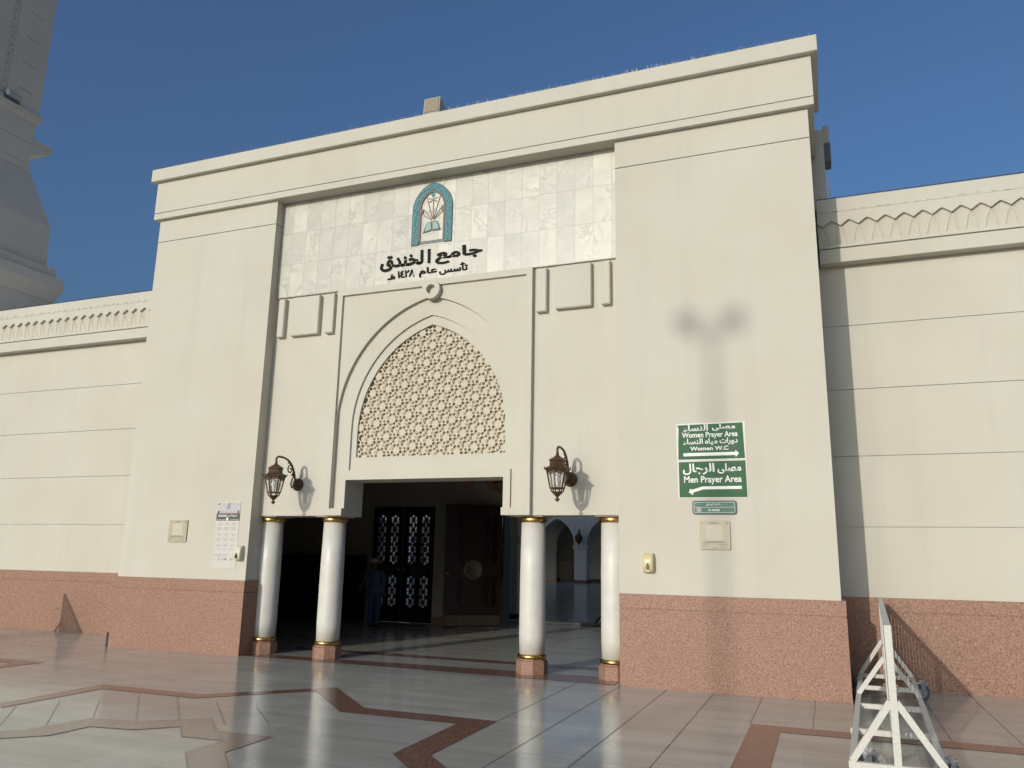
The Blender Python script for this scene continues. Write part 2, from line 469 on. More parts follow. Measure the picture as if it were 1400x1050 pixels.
flat(b, [(-13.35, 0.18), (-4.1, 0.02), (-4.1, 0.98), (-13.35, 0.62)], ZI)                       # threshold band
flat(b, [(-13.3, 1.9), (-4.0, 1.9), (-4.0, 2.35), (-13.3, 2.35)], ZI)
flat(b, [(-1.25, -2.73), (60, -2.85), (60, -3.28), (-0.8, -3.17)], ZI)
flat(b, [(-1.25, -2.73), (-0.8, -3.17), (-0.8, -9.0), (-1.25, -9.0)], ZI)
flat(b, [(-19.0, -2.85), (-16.2, -2.87), (-16.62, -3.28), (-19.0, -3.25)], ZI)
flat(b, [(-16.2, -2.87), (-16.3, -4.5), (-16.7, -4.5), (-16.62, -3.28)], ZI)
tag(b.build('paving_band', M['granite_inlay'], fix=False), kind='structure')
b = MB()
co = [(-11.4, -8.6), (-10.44, -7.78), (-10.31, -6.83), (-9.55, -6.65), (-8.78, -6.03), (-8.11, -6.67), (-7.18, -6.65), (-7.16, -7.6), (-5.6, -9.2)]
ci = [(-11.0, -9.0), (-9.86, -7.86), (-9.86, -7.23), (-9.16, -7.12), (-8.74, -6.68), (-8.28, -7.15), (-7.62, -7.11), (-7.59, -7.81), (-6.0, -9.4)]
for i in range(len(co) - 1):
    flat(b, [co[i], co[i + 1], ci[i + 1], ci[i]], ZI)
tag(b.build('star_inlay', M['granite_pale'], fix=False), kind='structure')
b = MB()
for a, c in (((-11.37, -5.73), (-9.89, -7.2)), ((-11.35, -4.91), (-9.61, -6.65)), ((-10.56, -4.86), (-9.14, -6.28)), ((-9.63, -4.94), (-8.32, -6.26)),
             ((-8.75, -5.01), (-7.76, -5.98)), ((-12.12, -6.64), (-11.04, -7.69)), ((-11.92, -6.01), (-10.4, -7.5))):
    strip(b, [a, c], 0.011, ZI - 0.001)
strip(b, co, 0.006, ZI + 0.005); strip(b, ci, 0.006, ZI + 0.005)
for x in (-4.84, -3.96, -3.04, -2.15, -1.27):
    strip(b, [(x, -0.02), (x, -2.7 if x > -1.3 else -12)], 0.013, ZI - 0.001)
for x in (-0.36, 0.6, 1.5, 2.4, 3.3):
    strip(b, [(x, 0.0 if x < 0.3 else 2.2), (x, -2.72)], 0.011, ZI - 0.001)
for y in (-6.0, -8.2): strip(b, [(-3.96, y), (-1.27, y)], 0.010, ZI - 0.001)
tag(b.build('paving_joint', M['joint'], fix=False), kind='structure')

# ------------------------------------------------------------------ gateway
gate = thing('gateway_building', 'tall cream portal building with marble frieze, pointed lattice arch and white columns', 'building', (-8.68, 0.06, 0))
P = M['plaster']
def courses(mb, x0, x1, y0, y1, zs, gap=0.022, back=0.05):
    """plain wall in courses with open shadow joints, on a core set back a little"""
    for a, c in zip(zs[:-1], zs[1:]):
        mb.box(x0, x1, y0, y1, a + (gap / 2 if a != zs[0] else 0), c - (gap / 2 if c != zs[-1] else 0))
    for z in zs[1:-1]:
        mb.box(x0 + back, x1 - back, y0 + back, y1, z - gap / 2, z + gap / 2)
for x0, x1 in ((-17.52, -13.37), (-3.98, 0.195)):
    b = MB(); courses(b, x0, x1, 0.06, 1.2, [1.77, 11.17, 11.845])
    ox0, ox1 = (x0 + .03, -15.5) if x0 < -10 else (-2.0, x1 - .03)
    b.box(ox0, ox1, 1.2, 2.24, 1.77, 11.845)
    pyl = b.build('pylon', P, gate)
    b = MB()
    xa, xb = (x0 + 0.0, x1 + 0.04) if x0 < -10 else (x0 + 0.01, x1 + 0.075)
    for a, c in ((0, 1.472), (1.495, 1.77)): b.box(xa, xb, 0.0, 1.2, a, c)
    b.box(xa + 0.02, xb - 0.02, 0.02, 1.2, 1.472, 1.495)
    b.box(ox0 + .002, ox1 - .002, 1.2, 2.19, 0, 1.768)
    b.build('plinth', M['granite'], gate)
# attic and cornices
b = MB(); q = 0.13
courses(b, -17.52 - q, 0.195 + q, 0.06 - q, 2.3, [11.845, 12.03, 13.0])
b.build('attic', P, gate)
b = MB(); q = 0.27
b.bbox(-17.52 - q, 0.195 + q, 0.06 - q, 2.35, 13.0, 13.375, 0.012)
b.build('cornice', P, gate)
b = MB(); b.box(-17.9, 0.52, 2.36, 6.0, 10.5, 12.55); b.build('rear_block', P, gate)
# frieze
b = MB(); b.box(-13.37, -3.98, 0.33, 1.2, 9.12, 11.845)
fr = b.build('marble_frieze', M['marble'], gate)
# side panels of the recess
for x0, x1 in ((-13.37, -11.38), (-6.03, -3.98)):
    b = MB(); b.box(x0, x1, 0.40, 1.2, 3.36, 9.12); b.build('side_panel', P, gate)
for x0, x1, z0 in ((-13.22, -13.02, 8.01), (-12.78, -11.93, 8.01), (-11.71, -11.47, 8.0), (-5.92, -5.68, 8.0), (-5.46, -4.61, 8.03), (-4.37, -4.17, 8.03)):
    b = MB(); b.bbox(x0, x1, 0.26, 0.40, z0, 9.06, 0.02); b.build('relief_block', P, gate)
# arch bay
AX = -8.705
L, R = -11.38, -6.03
b = MB(); b.box(L, R, 0.67, 1.2, 4.22, 9.12); b.box(L, -10.87, 0.62, 1.2, 3.36, 4.22); b.box(-6.71, R, 0.62, 1.2, 3.36, 4.22)
b.build('arch_wall', P, gate)
b = MB()   # outer raised band
b.plate([[(L, 3.36), (-10.87, 3.36), (-10.87, 3.53), (L + .15, 3.53), (L + .15, 8.96), (R - .15, 8.96), (R - .15, 3.53), (-6.71, 3.53), (-6.71, 3.36), (R, 3.36), (R, 9.12), (L, 9.12)]], 0.27, 0.62)
b.build('arch_band', P, gate)
WO = (R - L) / 2 - 0.15
for sgn in (-1, 1):
    b = MB()
    half = [p for p in arch_pts(AX, WO, 5.6, 8.70, 22) if (p[0] - AX) * sgn >= -1e-4]
    half.sort(key=lambda p: p[1])
    half = [p for p in half if p[1] <= 8.699]
    b.plate([[(AX + sgn * WO, 8.96)] + half + [(AX, 8.70), (AX, 8.96)]], 0.34, 0.62); b.build('spandrel', P, gate)
mid = arch_loop(AX, 2.13, 5.5, 8.25, 4.46, 22)
b = MB(); o1 = arch_pts(AX, WO, 5.6, 8.70, 22)
b.plate([[(AX + WO, 3.53)] + o1 + [(AX - WO, 3.53), (-10.87, 3.53), (-10.87, 4.22), (-6.71, 4.22), (-6.71, 3.53)], mid], 0.43, 0.62)
b.build('archivolt', P, gate)
lat_o = arch_loop(AX, 1.98, 5.4, 8.02, 4.78, 22)
b = MB(); b.plate([mid, lat_o], 0.485, 0.532); b.build('archivolt', P, gate)
lat_b = arch_loop(AX, 2.10, 5.45, 8.18, 4.62, 22)
b = MB(); b.plate([[(-11.04, 3.53), (-10.87, 3.53), (-10.87, 4.22), (-6.71, 4.22), (-6.71, 3.53), (-6.54, 3.53), (-6.54, 4.40), (-11.04, 4.40)]], 0.375, 0.43)
b.build('door_architrave', P, gate)
b = MB(); b.plate([circ(-8.66, 8.84, 0.245, 28), circ(-8.66, 8.84, 0.12, 24)], 0.20, 0.34)
b.build('rosette', P, gate)

# pierced lattice of the arch
def lattice_holes(inside, A=0.452, ang=11):
    out = []
    ca, sa = math.cos(R_(ang)), math.sin(R_(ang))
    h = A * math.sqrt(3) / 2
    for j in range(-14, 15):
        for i in range(-14, 15):
            u = i * A + (j % 2) * A / 2; v = j * h
            cell = []
            for k in range(8):       # small rounds in a ring about a solid star
                a = R_(45 * k + 15); cell.append((u + 0.127 * math.cos(a), v + 0.127 * math.sin(a), 0.0435, 8, a))
            for k in (0, 1):         # large rounds at the cell centres
                a = R_(30 + 60 * k); cell.append((u + A * 0.577 * math.cos(a), v + A * 0.577 * math.sin(a), 0.083, 14, a))
            for k in range(3):       # little lozenges between the large rounds
                e = R_(60 * k); cell.append((u + A / 2 * math.cos(e), v + A / 2 * math.sin(e), 0.040, 4, e))
            out += [(AX + a * ca - c * sa, 6.3 + a * sa + c * ca, r, n, t + R_(ang)) for a, c, r, n, t in cell]
    res = []
    for o in out:
        for q in (1.0, 0.66, 0.4):      # rounds cut short by the border
            if inside(o[0], o[1], o[2] * q + 0.012): res.append((o[0], o[1], o[2] * q, o[3], o[4])); break
    return res
def in_arch(x, z, m):
    w, zs, za = 2.09, 5.45, 8.17
    hh = za - zs; c = (hh * hh - w * w) / (2 * w); r = w + c - m
    if z < 4.63 + m: return False
    dx = abs(x - AX)
    if z <= zs: return dx < w - m
    return math.hypot(dx + c, z - zs) < r
holes = []
for x, z, r, n, t in lattice_holes(in_arch):
    holes.append(circ(x, z, r, n, t))
b = MB(); b.plate([lat_b] + holes, 0.534, 0.560)
b.build('pierced_lattice', M['lattice'], gate, fix=False)
b = MB(); b.plate([arch_loop(AX, 2.11, 5.45, 8.2, 4.6, 22)], 0.612, None); b.build('lattice_backing', M['lattice'], gate, fix=False)

# columns
def column(x, y):
    c = thing_part('column', gate)
    b = MB(); b.lathe((x, y, 0), [(0.275, 0.40), (0.288, 0.8), (0.285, 2.2), (0.27, 3.22)], 40)
    shaft = b.build('column', M['column'], gate)
    b = MB(); b.lathe((x, y, 0), [(0.345, 0.0), (0.345, 0.27), (0.30, 0.285), (0.30, 0.31)], 8, smooth=False, rot=R_(22.5))
    b.build('column_base', M['granite'], shaft)
    b = MB(); b.lathe((x, y, 0), [(0.288, 0.31), (0.318, 0.325), (0.318, 0.395), (0.285, 0.405)], 36); b.build('brass_ring', M['gold'], shaft)
    b = MB(); b.lathe((x, y, 0), [(0.29, 3.215), (0.315, 3.225), (0.315, 3.33), (0.29, 3.335)], 36); b.build('brass_ring', M['gold'], shaft)
    b = MB(); b.box(x - .34, x + .34, y - .34, y + .34, 3.335, 3.36); b.build('capital_slab', P, shaft)
def thing_part(*a): return None
for x in (-13.25, -11.37, -6.12, -4.27): column(x, 0.80)

# bird spikes along the top edge (nobody could count the wires)
b = MB()
for i in range(1500):
    x = -17.7 + 18.1 * random.random(); y = -0.17 + random.random() * 0.10; a = random.uniform(-0.05, 0.05)
    h = random.uniform(0.05, 0.14)
    b.add([(x - .006, y, 13.37), (x + .006, y, 13.37), (x + a, y + random.uniform(-.04, .04), 13.375 + h)], [(0, 1, 2)])
tag(b.build('bird_spikes', M['spike'], gate, fix=False), kind='stuff')

# vestibule
b = MB()
b.box(-22.0, -16.35, 11.0, 11.45, 0, 5.4); b.box(-16.35, -10.75, 11.0, 11.45, 4.27, 5.4); b.box(-13.70, -12.95, 10.9, 11.45, 0, 4.27)
b.box(-22.35, -22.0, 2.66, 11.45, 0, 5.4)
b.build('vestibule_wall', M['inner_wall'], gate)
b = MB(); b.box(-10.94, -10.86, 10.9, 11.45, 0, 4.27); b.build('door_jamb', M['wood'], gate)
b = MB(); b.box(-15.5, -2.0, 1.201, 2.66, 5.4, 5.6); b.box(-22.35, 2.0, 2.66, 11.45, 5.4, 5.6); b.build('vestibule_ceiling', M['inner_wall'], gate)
b = MB(); b.box(-13.70, -12.95, 10.86, 10.9, 0, 0.26); b.build('skirting', M['granite'], gate)

# ------------------------------------------------------------------ wing walls
def wing(x0, x1, label, name='boundary_wall'):
    w = thing(name, label, 'wall', ((x0 + x1) / 2, 2.25, 0), 'cream boundary walls beside the gateway')
    Wm = M['plaster_wing']
    inner = -15.50 if x0 < -10 else -2.0
    xa, xb = (x0, inner) if x0 < -10 else (inner, x1)
    b = MB(); courses(b, xa, xb, 2.25, 2.65, [1.77, 3.20, 4.70, 6.17, 7.62, 9.03], 0.014, 0.03); b.build('wall_face', Wm, w)
    b = MB()
    b.box(x0, x1, 2.2, 2.55, 1.495, 1.77); b.box(x0, x1, 2.22, 2.55, 1.472, 1.495); b.box(x0, x1, 2.2, 2.55, 0, 1.472)
    b.build('plinth', M['granite'], w)
    b = MB(); b.bbox(x0, x1, 1.97, 2.66, 9.03, 9.355, 0.01); b.bbox(x0, x1, 1.975, 2.14, 9.382, 9.45, 0.008); b.build('fascia', Wm, w)
    # scalloped cove
    T = 0.37; nx = int((x1 - x0) / T * 18); b = MB()
    zs = [9.38 + 0.84 * i / 22 for i in range(23)]
    v = []; fcs = []; NB = 14
    for i in range(nx + 1):
        x = x0 + (x1 - x0) * i / nx
        u = ((x / T) % 1.0) * 2 - 1
        zt = 9.895 + 0.13 * (1 - abs(u) ** 1.15)
        for j in range(NB + 1):
            t = j / NB; z = 9.40 + (zt - 9.40) * t
            y = 2.11 - 0.095 * t ** 1.4
            if t > 0.2:
                q = 1 - 0.62 * ((1 - t) / 0.8) ** 0.8      # the neighbours' arches run on below the crossing
                if abs(u) > q: y += 0.012
                y -= 0.014 * max(0, 1 - abs(abs(u) - q) / 0.14)
            v.append((x, y, z))
        v += [(x, 1.945, zt), (x, 1.945, 10.22)]
    nz = NB + 3
    for i in range(nx):
        for j in range(nz - 1):
            fcs.append((i * nz + j, (i + 1) * nz + j, (i + 1) * nz + j + 1, i * nz + j + 1))
    b.add(v, fcs, 0, False)
    b.build('scalloped_cove', Wm, w, fix=False)
    b = MB(); b.box(x0, x1, 2.14, 2.65, 9.36, 10.22); b.build('cove_core', Wm, w)
    b = MB(); b.bbox(x0, x1, 1.95, 2.66, 10.22, 10.56, 0.012)
    # flaking edge strip on the parapet
    xx = x0
    while xx < x1 - 0.4:
        l = random.uniform(0.05, 0.16)
        b.box(xx, xx + l, 1.938, 1.95, 10.235 + random.uniform(0, .03), 10.26 + random.uniform(0.02, .07)); xx += l + random.uniform(0.06, 0.3)
    b.build('parapet', Wm, w)
    b = MB(); b.tube([(x0, 2.0, 10.60), (x1, 2.0, 10.60)], 0.012, 5)
    for k in range(int((x1 - x0) * 7)):
        x = random.uniform(x0, x1); b.add([(x - .006, 2.0, 10.55), (x + .006, 2.0, 10.55), (x + random.uniform(-.05, .05), 2.0, 10.6 + random.uniform(.02, .1))], [(0, 1, 2)])
    tag(b.build('bird_spikes', M['spike'], w, fix=False), kind='stuff')
    return w
wing(-48, -17.46, 'cream boundary wall on the left of the gateway, running towards the grey minaret')
wing(0.26, 30, 'cream boundary wall on the right of the gateway, behind the white wheeled barrier')

# ------------------------------------------------------------------ courtyard behind, with an added shade roof
b = MB()
sec = [(2.67, 10.2), (20, 16.8), (46, 16.8), (46, 17.05), (19.9, 17.05), (2.67, 10.45)]  # unseen slab added to keep direct sun off the far arcade
b.plate([sec], -75, 60, plane='yz')
tag(b.build('added_shade_roof', M['white_wall'], loc=(-8, 26, 10.2)), 'unseen roof added behind the gateway to shade the courtyard arcade', 'roof')
arc = thing('courtyard_arcade', 'pale bluish arcade of pointed arches across the courtyard seen between the columns', 'arcade', (-23, 63, 0))
WW = M['white_wall']
for yy, nm in ((63.0, 'arcade_wall'), (68.5, 'arcade_wall')):
    lo, hi = -58.4, 11.6
    pts = []; holes_ = []
    b = MB()
    loop = [(lo, 0)]
    k = lo
    outline = [(lo, 12.1), (lo, 0)]
    x = lo
    while x < hi - 0.1:
        outline += [(x + 0.65, 0), (x + 0.65, 3.75)]
        outline += [(2 * (x + 2.5) - p, z) for p, z in arch_pts(x + 2.5, 1.85, 3.78, 6.43, 10)]
        outline += [(x + 4.35, 3.75), (x + 4.35, 0)]
        x += 5.0
    outline += [(hi, 0), (hi, 12.1)]
    b.plate([outline], yy, yy + 1.2)
    wl = b.build(nm, WW, arc)
    for j in range(15):
        x = lo + 5.0 * j
        if x < -40 or x > -8: continue
        b = MB(); b.box(x - .78, x + .78, yy - .12, yy + 1.32, 3.42, 3.76); b.box(x - .70, x + .70, yy - .05, yy + 1.25, 3.30, 3.42); b.build('pier_capital', WW, wl)
        b = MB(); b.box(x - .70, x + .70, yy - .05, yy + 1.25, 0, 0.28); b.build('pier_base', M['granite_inlay'], wl)
        if yy < 64:
            b = MB(); b.plate([circ(x, 5.75, 0.55, 24), circ(x, 5.75, 0.48, 24)], yy - .04, yy); b.build('roundel', WW, wl)
            apo = arch_pts(x + 2.5, 2.2, 3.9, 6.95, 12); api = arch_pts(x + 2.5, 2.12, 3.9, 6.85, 12)
            b = MB(); b.plate([apo + api[::-1]], yy - .04, yy); b.build('arch_moulding', WW, wl)
b = MB(); b.box(-60, 13, 74, 74.5, 2.1, 12.1); b.build('rear_wall', M['inner_wall'], arc)
b = MB(); b.box(-60, 13, 73.95, 74.5, 0, 2.1); b.build('dado', M['wood'], arc)
b = MB(); b.box(-60, 13, 62.6, 75, 12.1, 12.5); b.build('arcade_roof', WW, arc)

b = MB(); b.box(-34, 10, 11.46, 17.6, 5.6, 5.85); b.build('added_shade_ceiling', WW, gate)  # unseen ceiling added to dim the pier and cut off sky glimpses
pr = thing('courtyard_pier', 'white square pier with a moulded capital just right of the open door', 'pier', (-12.58, 16.2, 0))
b = MB(); b.box(-12.85, -12.30, 16.0, 16.55, 0, 3.0); b.build('shaft', WW, pr)
b = MB(); b.box(-12.90, -12.25, 15.95, 16.6, 3.0, 3.1); b.box(-12.95, -12.20, 15.9, 16.65, 3.1, 3.28); b.build('capital', WW, pr)
b = MB(); b.box(-12.85, -12.30, 16.0, 16.55, 3.28, 5.59); b.build('upper_shaft', WW, pr)
b = MB(); b.box(-30, 30, 13.9, 14.02, 0, 0.035)
tag(b.build('courtyard_edge', WW, loc=(0, 14, 0)), kind='structure')

# ------------------------------------------------------------------ doors
def flower(cx, cz, r):
    out = []
    for k in range(6):
        a = R_(60 * k + 30)
        pts = [(0.20, 0), (0.76, -0.40), (0.97, -0.12), (0.97, 0.12), (0.76, 0.40)]
        out.append([(cx + r * (u * math.cos(a) - v * math.sin(a)), cz + r * (u * math.sin(a) + v * math.cos(a))) for u, v in pts])
    return out
def flower_column(x0, x1, z0, z1):
    out = []; r = (x1 - x0) / 2; n = max(1, round((z1 - z0) / (2 * r * 0.86))); st = (z1 - z0) / n
    for i in range(n): out += flower((x0 + x1) / 2, z0 + st * (i + 0.5), r * 0.98)
    return out
def door_leaf(parent, w, h, name='door_leaf'):
    """leaf in the plane y=0, from x=0 to x=w, built at the parent's base and rotated later"""
    loops = [rect(0, w, 0.012, h)]
    for u in (0.13, 0.55):
            x0 = w * u; x1 = x0 + w * 0.32
            loops += flower_column(x0, x1, h * 0.50, h * 0.93) + flower_column(x0, x1, h * 0.13, h * 0.40)
    return loops
ox = parent_root
dbl = thing('double_door', 'closed dark wooden double door with pale light through its star lattice', 'door', (-15.02, 10.9, 0))
for k, x0 in enumerate((-16.33, -15.00)):
    w = 1.29
    b = MB(); b.plate([[(x + x0, z) for x, z in lp] for lp in door_leaf(None, w, 4.24)], 10.88, 10.98)
    lf = b.build('door_leaf', M['wood'], dbl, fix=False)
    b = MB(); b.lathe((x0 + w * 0.5, 10.88, 1.92), [(0.33, 0), (0.33, -0.03), (0.29, -0.055), (0.26, -0.04), (0.0, -0.05)], 28, axis='y'); b.build('round_boss', M['boss'], lf)
    hx = x0 + (w - 0.10 if k == 0 else 0.10)
    b = MB(); b.lathe((hx, 10.88, 1.92), [(0.035, 0), (0.02, -0.04), (0.05, -0.06), (0.05, -0.10), (0.0, -0.12)], 12, axis='y'); b.build('knob', M['gold'], lf)
b = MB(); b.box(-16.35, -13.70, 10.985, 11.30, 4.245, 4.268); b.build('door_head', M['wood'], dbl)

single = thing('door', 'open dark wooden door leaf with a bronze kick plate and round boss', 'door', (-10.95, 10.85, 0))
w, h = 2.05, 4.27
def placed(mb, ang=R_(34)):
    ca, sa = math.cos(ang), math.sin(ang)
    # leaf runs from the hinge towards -x and towards the viewer
    mb.v = [(-10.95 + -(w - x) * ca + (y) * sa * -1, 10.85 - (w - x) * sa + y * ca, z) for x, y, z in mb.v]
    return mb
b = MB(); loops = [rect(0, w, 0.012, h)]
loops += flower_column(0.42, 0.66, 2.2, 3.95) + flower_column(0.42, 0.66, 0.75, 1.75)
loops += flower_column(1.42, 1.62, 2.2, 3.95) + flower_column(1.68, 1.88, 2.2, 3.95) + flower_column(1.42, 1.62, 0.75, 1.75) + flower_column(1.68, 1.88, 0.75, 1.75)
b.plate(loops, -0.07, 0.03); lf = placed(b).build('door_leaf', M['wood'], single, fix=False)
b = MB(); b.box(0.02, w - .02, 0.031, 0.05, 0.02, h - .01); placed(b).build('door_back', M['wood'], single)
b = MB(); b.box(0.02, w - .04, -0.10, -0.071, 0.07, 0.42); placed(b).build('kick_plate', M['kick'], single)
b = MB(); b.lathe((1.02, -0.07, 1.98), [(0.36, 0), (0.36, -0.03), (0.32, -0.06), (0.28, -0.04), (0.0, -0.06)], 28, axis='y'); placed(b).build('round_boss', M['kick'], single)
b = MB(); b.lathe((0.09, -0.07, 1.85), [(0.035, 0), (0.02, -0.05), (0.05, -0.07), (0.05, -0.11), (0.0, -0.13)], 12, axis='y'); placed(b).build('knob', M['gold'], single)
for zz in (2.2, 1.05):
    b = MB(); b.box(0.30, 0.34, -0.085, -0.071, zz, zz + (1.75 if zz > 2 else 0.7)); placed(b).build('moulding', M['wood'], single)

cab = thing('shoe_cabinet', 'dark wooden shoe cabinet along the back wall in the shade behind the left columns', 'cabinet', (-19.3, 10.6, 0))
b = MB(); b.box(-21.9, -16.6, 10.4, 10.98, 0, 0.12); b.box(-21.9, -16.6, 10.4, 10.98, 2.32, 2.42); b.box(-21.9, -16.6, 10.93, 10.98, 0.12, 2.32)
for i in range(8):
    x = -21.9 + 5.24 * i / 7; b.box(x, x + 0.06, 10.4, 10.93, 0.12, 2.32)
b.build('carcass', M['wood'], cab)
for j in range(1, 6):
    b = MB(); b.box(-21.84, -16.66, 10.43, 10.93, 0.12 + 2.2 * j / 6, 0.16 + 2.2 * j / 6); b.build('shelf', M['wood'], cab)

# ------------------------------------------------------------------ minaret
mn = thing('minaret', 'tall grey white square minaret in shade at the left edge, with a pierced strip', 'minaret', (-35.8, 5.6, 0))
cx, cy = -35.8, 5.6; PM = M['plaster_minaret']
def sq(mb, h, z0, z1, h2=None):
    h2 = h if h2 is None else h2
    v = [(cx + a * h, cy + c * h, z0) for a, c in ((-1, -1), (1, -1), (1, 1), (-1, 1))] + [(cx + a * h2, cy + c * h2, z1) for a, c in ((-1, -1), (1, -1), (1, 1), (-1, 1))]
    mb.add(v, [(0, 3, 2, 1), (4, 5, 6, 7)] + [(i, (i + 1) % 4, 4 + (i + 1) % 4, 4 + i) for i in range(4)])
b = MB(); sq(b, 3.0, 0, 13.6); sq(b, 3.05, 13.6, 14.25, 3.30); b.build('base', PM, mn)
b = MB(); sq(b, 3.30, 14.25, 14.72, 3.26); sq(b, 3.02, 14.725, 15.2, 3.0); b.build('base_cornice', PM, mn)
b = MB(); sq(b, 2.70, 15.2, 17.25, 2.64); sq(b, 2.64, 17.25, 19.75, 1.84); b.build('shoulder', PM, mn)
b = MB(); sq(b, 1.78, 19.75, 20.15); sq(b, 1.74, 20.15, 20.17); sq(b, 1.78, 20.17, 21.2); sq(b, 1.74, 21.2, 21.22); sq(b, 1.78, 21.22, 22.2); b.build('lower_shaft', PM, mn)
b = MB(); sq(b, 1.84, 22.2, 22.45, 1.92); sq(b, 1.97, 22.45, 22.62); sq(b, 1.9, 22.62, 22.9, 1.83); b.build('ledge', PM, mn)
b = MB()     # upper shaft: solid core with slabs leaving the strip and short grooves
sq(b, 1.70, 22.9, 36)
f = cx + 1.70; F = cx + 1.82
st0, st1 = 5.40, 5.72
b.box(f, F, cy - 1.82, st0, 22.9, 36)
zc = 22.9; gz = [23.6, 24.93, 26.26, 27.62, 28.95, 30.3, 31.6]
for z in gz + [36]:
    b.box(f, F, st1, cy + 1.82, zc, z - .015 if z < 36 else z)
    if z < 36:
        b.box(f, F, st1, 6.23, z - .015, z + .015); b.box(f, F, 6.93, cy + 1.82, z - .015, z + .015)
    zc = z + .015
b.box(cx - 1.82, f, cy + 1.70, cy + 1.82, 22.9, 36); b.box(cx - 1.82, f, cy - 1.82, cy - 1.70, 22.9, 36)
b.build('shaft', PM, mn)
loops = [rect(st0, st1, 22.95, 32)]
zz = 23.0; k = 0
while zz < 31.8:
    big = k % 3 == 0
    loops.append(circ((st0 + st1) / 2 + (0.0 if big else -.075), zz + .06, 0.042 if big else 0.026, 7))
    if not big: loops.append(circ((st0 + st1) / 2 + .075, zz + .06, 0.026, 7))
    else:
        loops.append(circ(st0 + .045, zz + .06, 0.018, 5)); loops.append(circ(st1 - .045, zz + .06, 0.018, 5))
    loops.append(circ((st0 + st1) / 2 + (0.12 if k % 2 else -0.12), zz + .125, 0.016, 5)); loops.append(circ((st0 + st1) / 2 + (0.0), zz + .135, 0.018, 5))
    zz += 0.155; k += 1
b = MB(); b.plate(loops, F - .03, f + .03, plane='yz'); b.build('pierced_strip', PM, mn, fix=False)
b = MB(); b.box(f, f + .012, st0, st1, 22.95, 32); b.build('strip_backing', M['black'], mn)
b = MB(); yb = cy + 1.78
v = [(cx - 1.2, yb, 20.75), (cx + 1.75, yb, 20.75), (cx + 1.75, yb + 0.95, 21.15), (cx - 1.2, yb + 0.95, 21.15),
     (cx - 1.2, yb, 21.32), (cx + 1.75, yb, 21.32), (cx + 1.75, yb + 0.95, 21.32), (cx - 1.2, yb + 0.95, 21.32)]
b.add(v, [(0, 3, 2, 1), (4, 5, 6, 7)] + [(i, (i + 1) % 4, 4 + (i + 1) % 4, 4 + i) for i in range(4)]); b.box(cx - 1.25, cx + 1.8, yb, yb + 1.02, 21.32, 21.5)
b.build('bracket_ledge', PM, mn)
fl = thing('floodlight', 'small white floodlight on the minaret ledge under the pierced strip', 'floodlight', (-33.85, 5.85, 22.9))
b = MB(); b.obox((-33.86, 6.05, 22.98), (0.08, 0, 0.03), (0, 0.30, 0), (-0.03, 0, 0.10)); b.build('housing', M['speaker_box'], fl)
b = MB(); b.obox((-33.86, 5.70, 22.98), (0.08, 0, 0.03), (0, 0.05, 0), (-0.03, 0, 0.10)); b.build('end_cap', M['white'], fl)
b = MB(); b.box(-33.93, -33.89, 5.6, 6.35, 22.62, 22.92); b.build('bracket', M['grey_rubber'], fl)

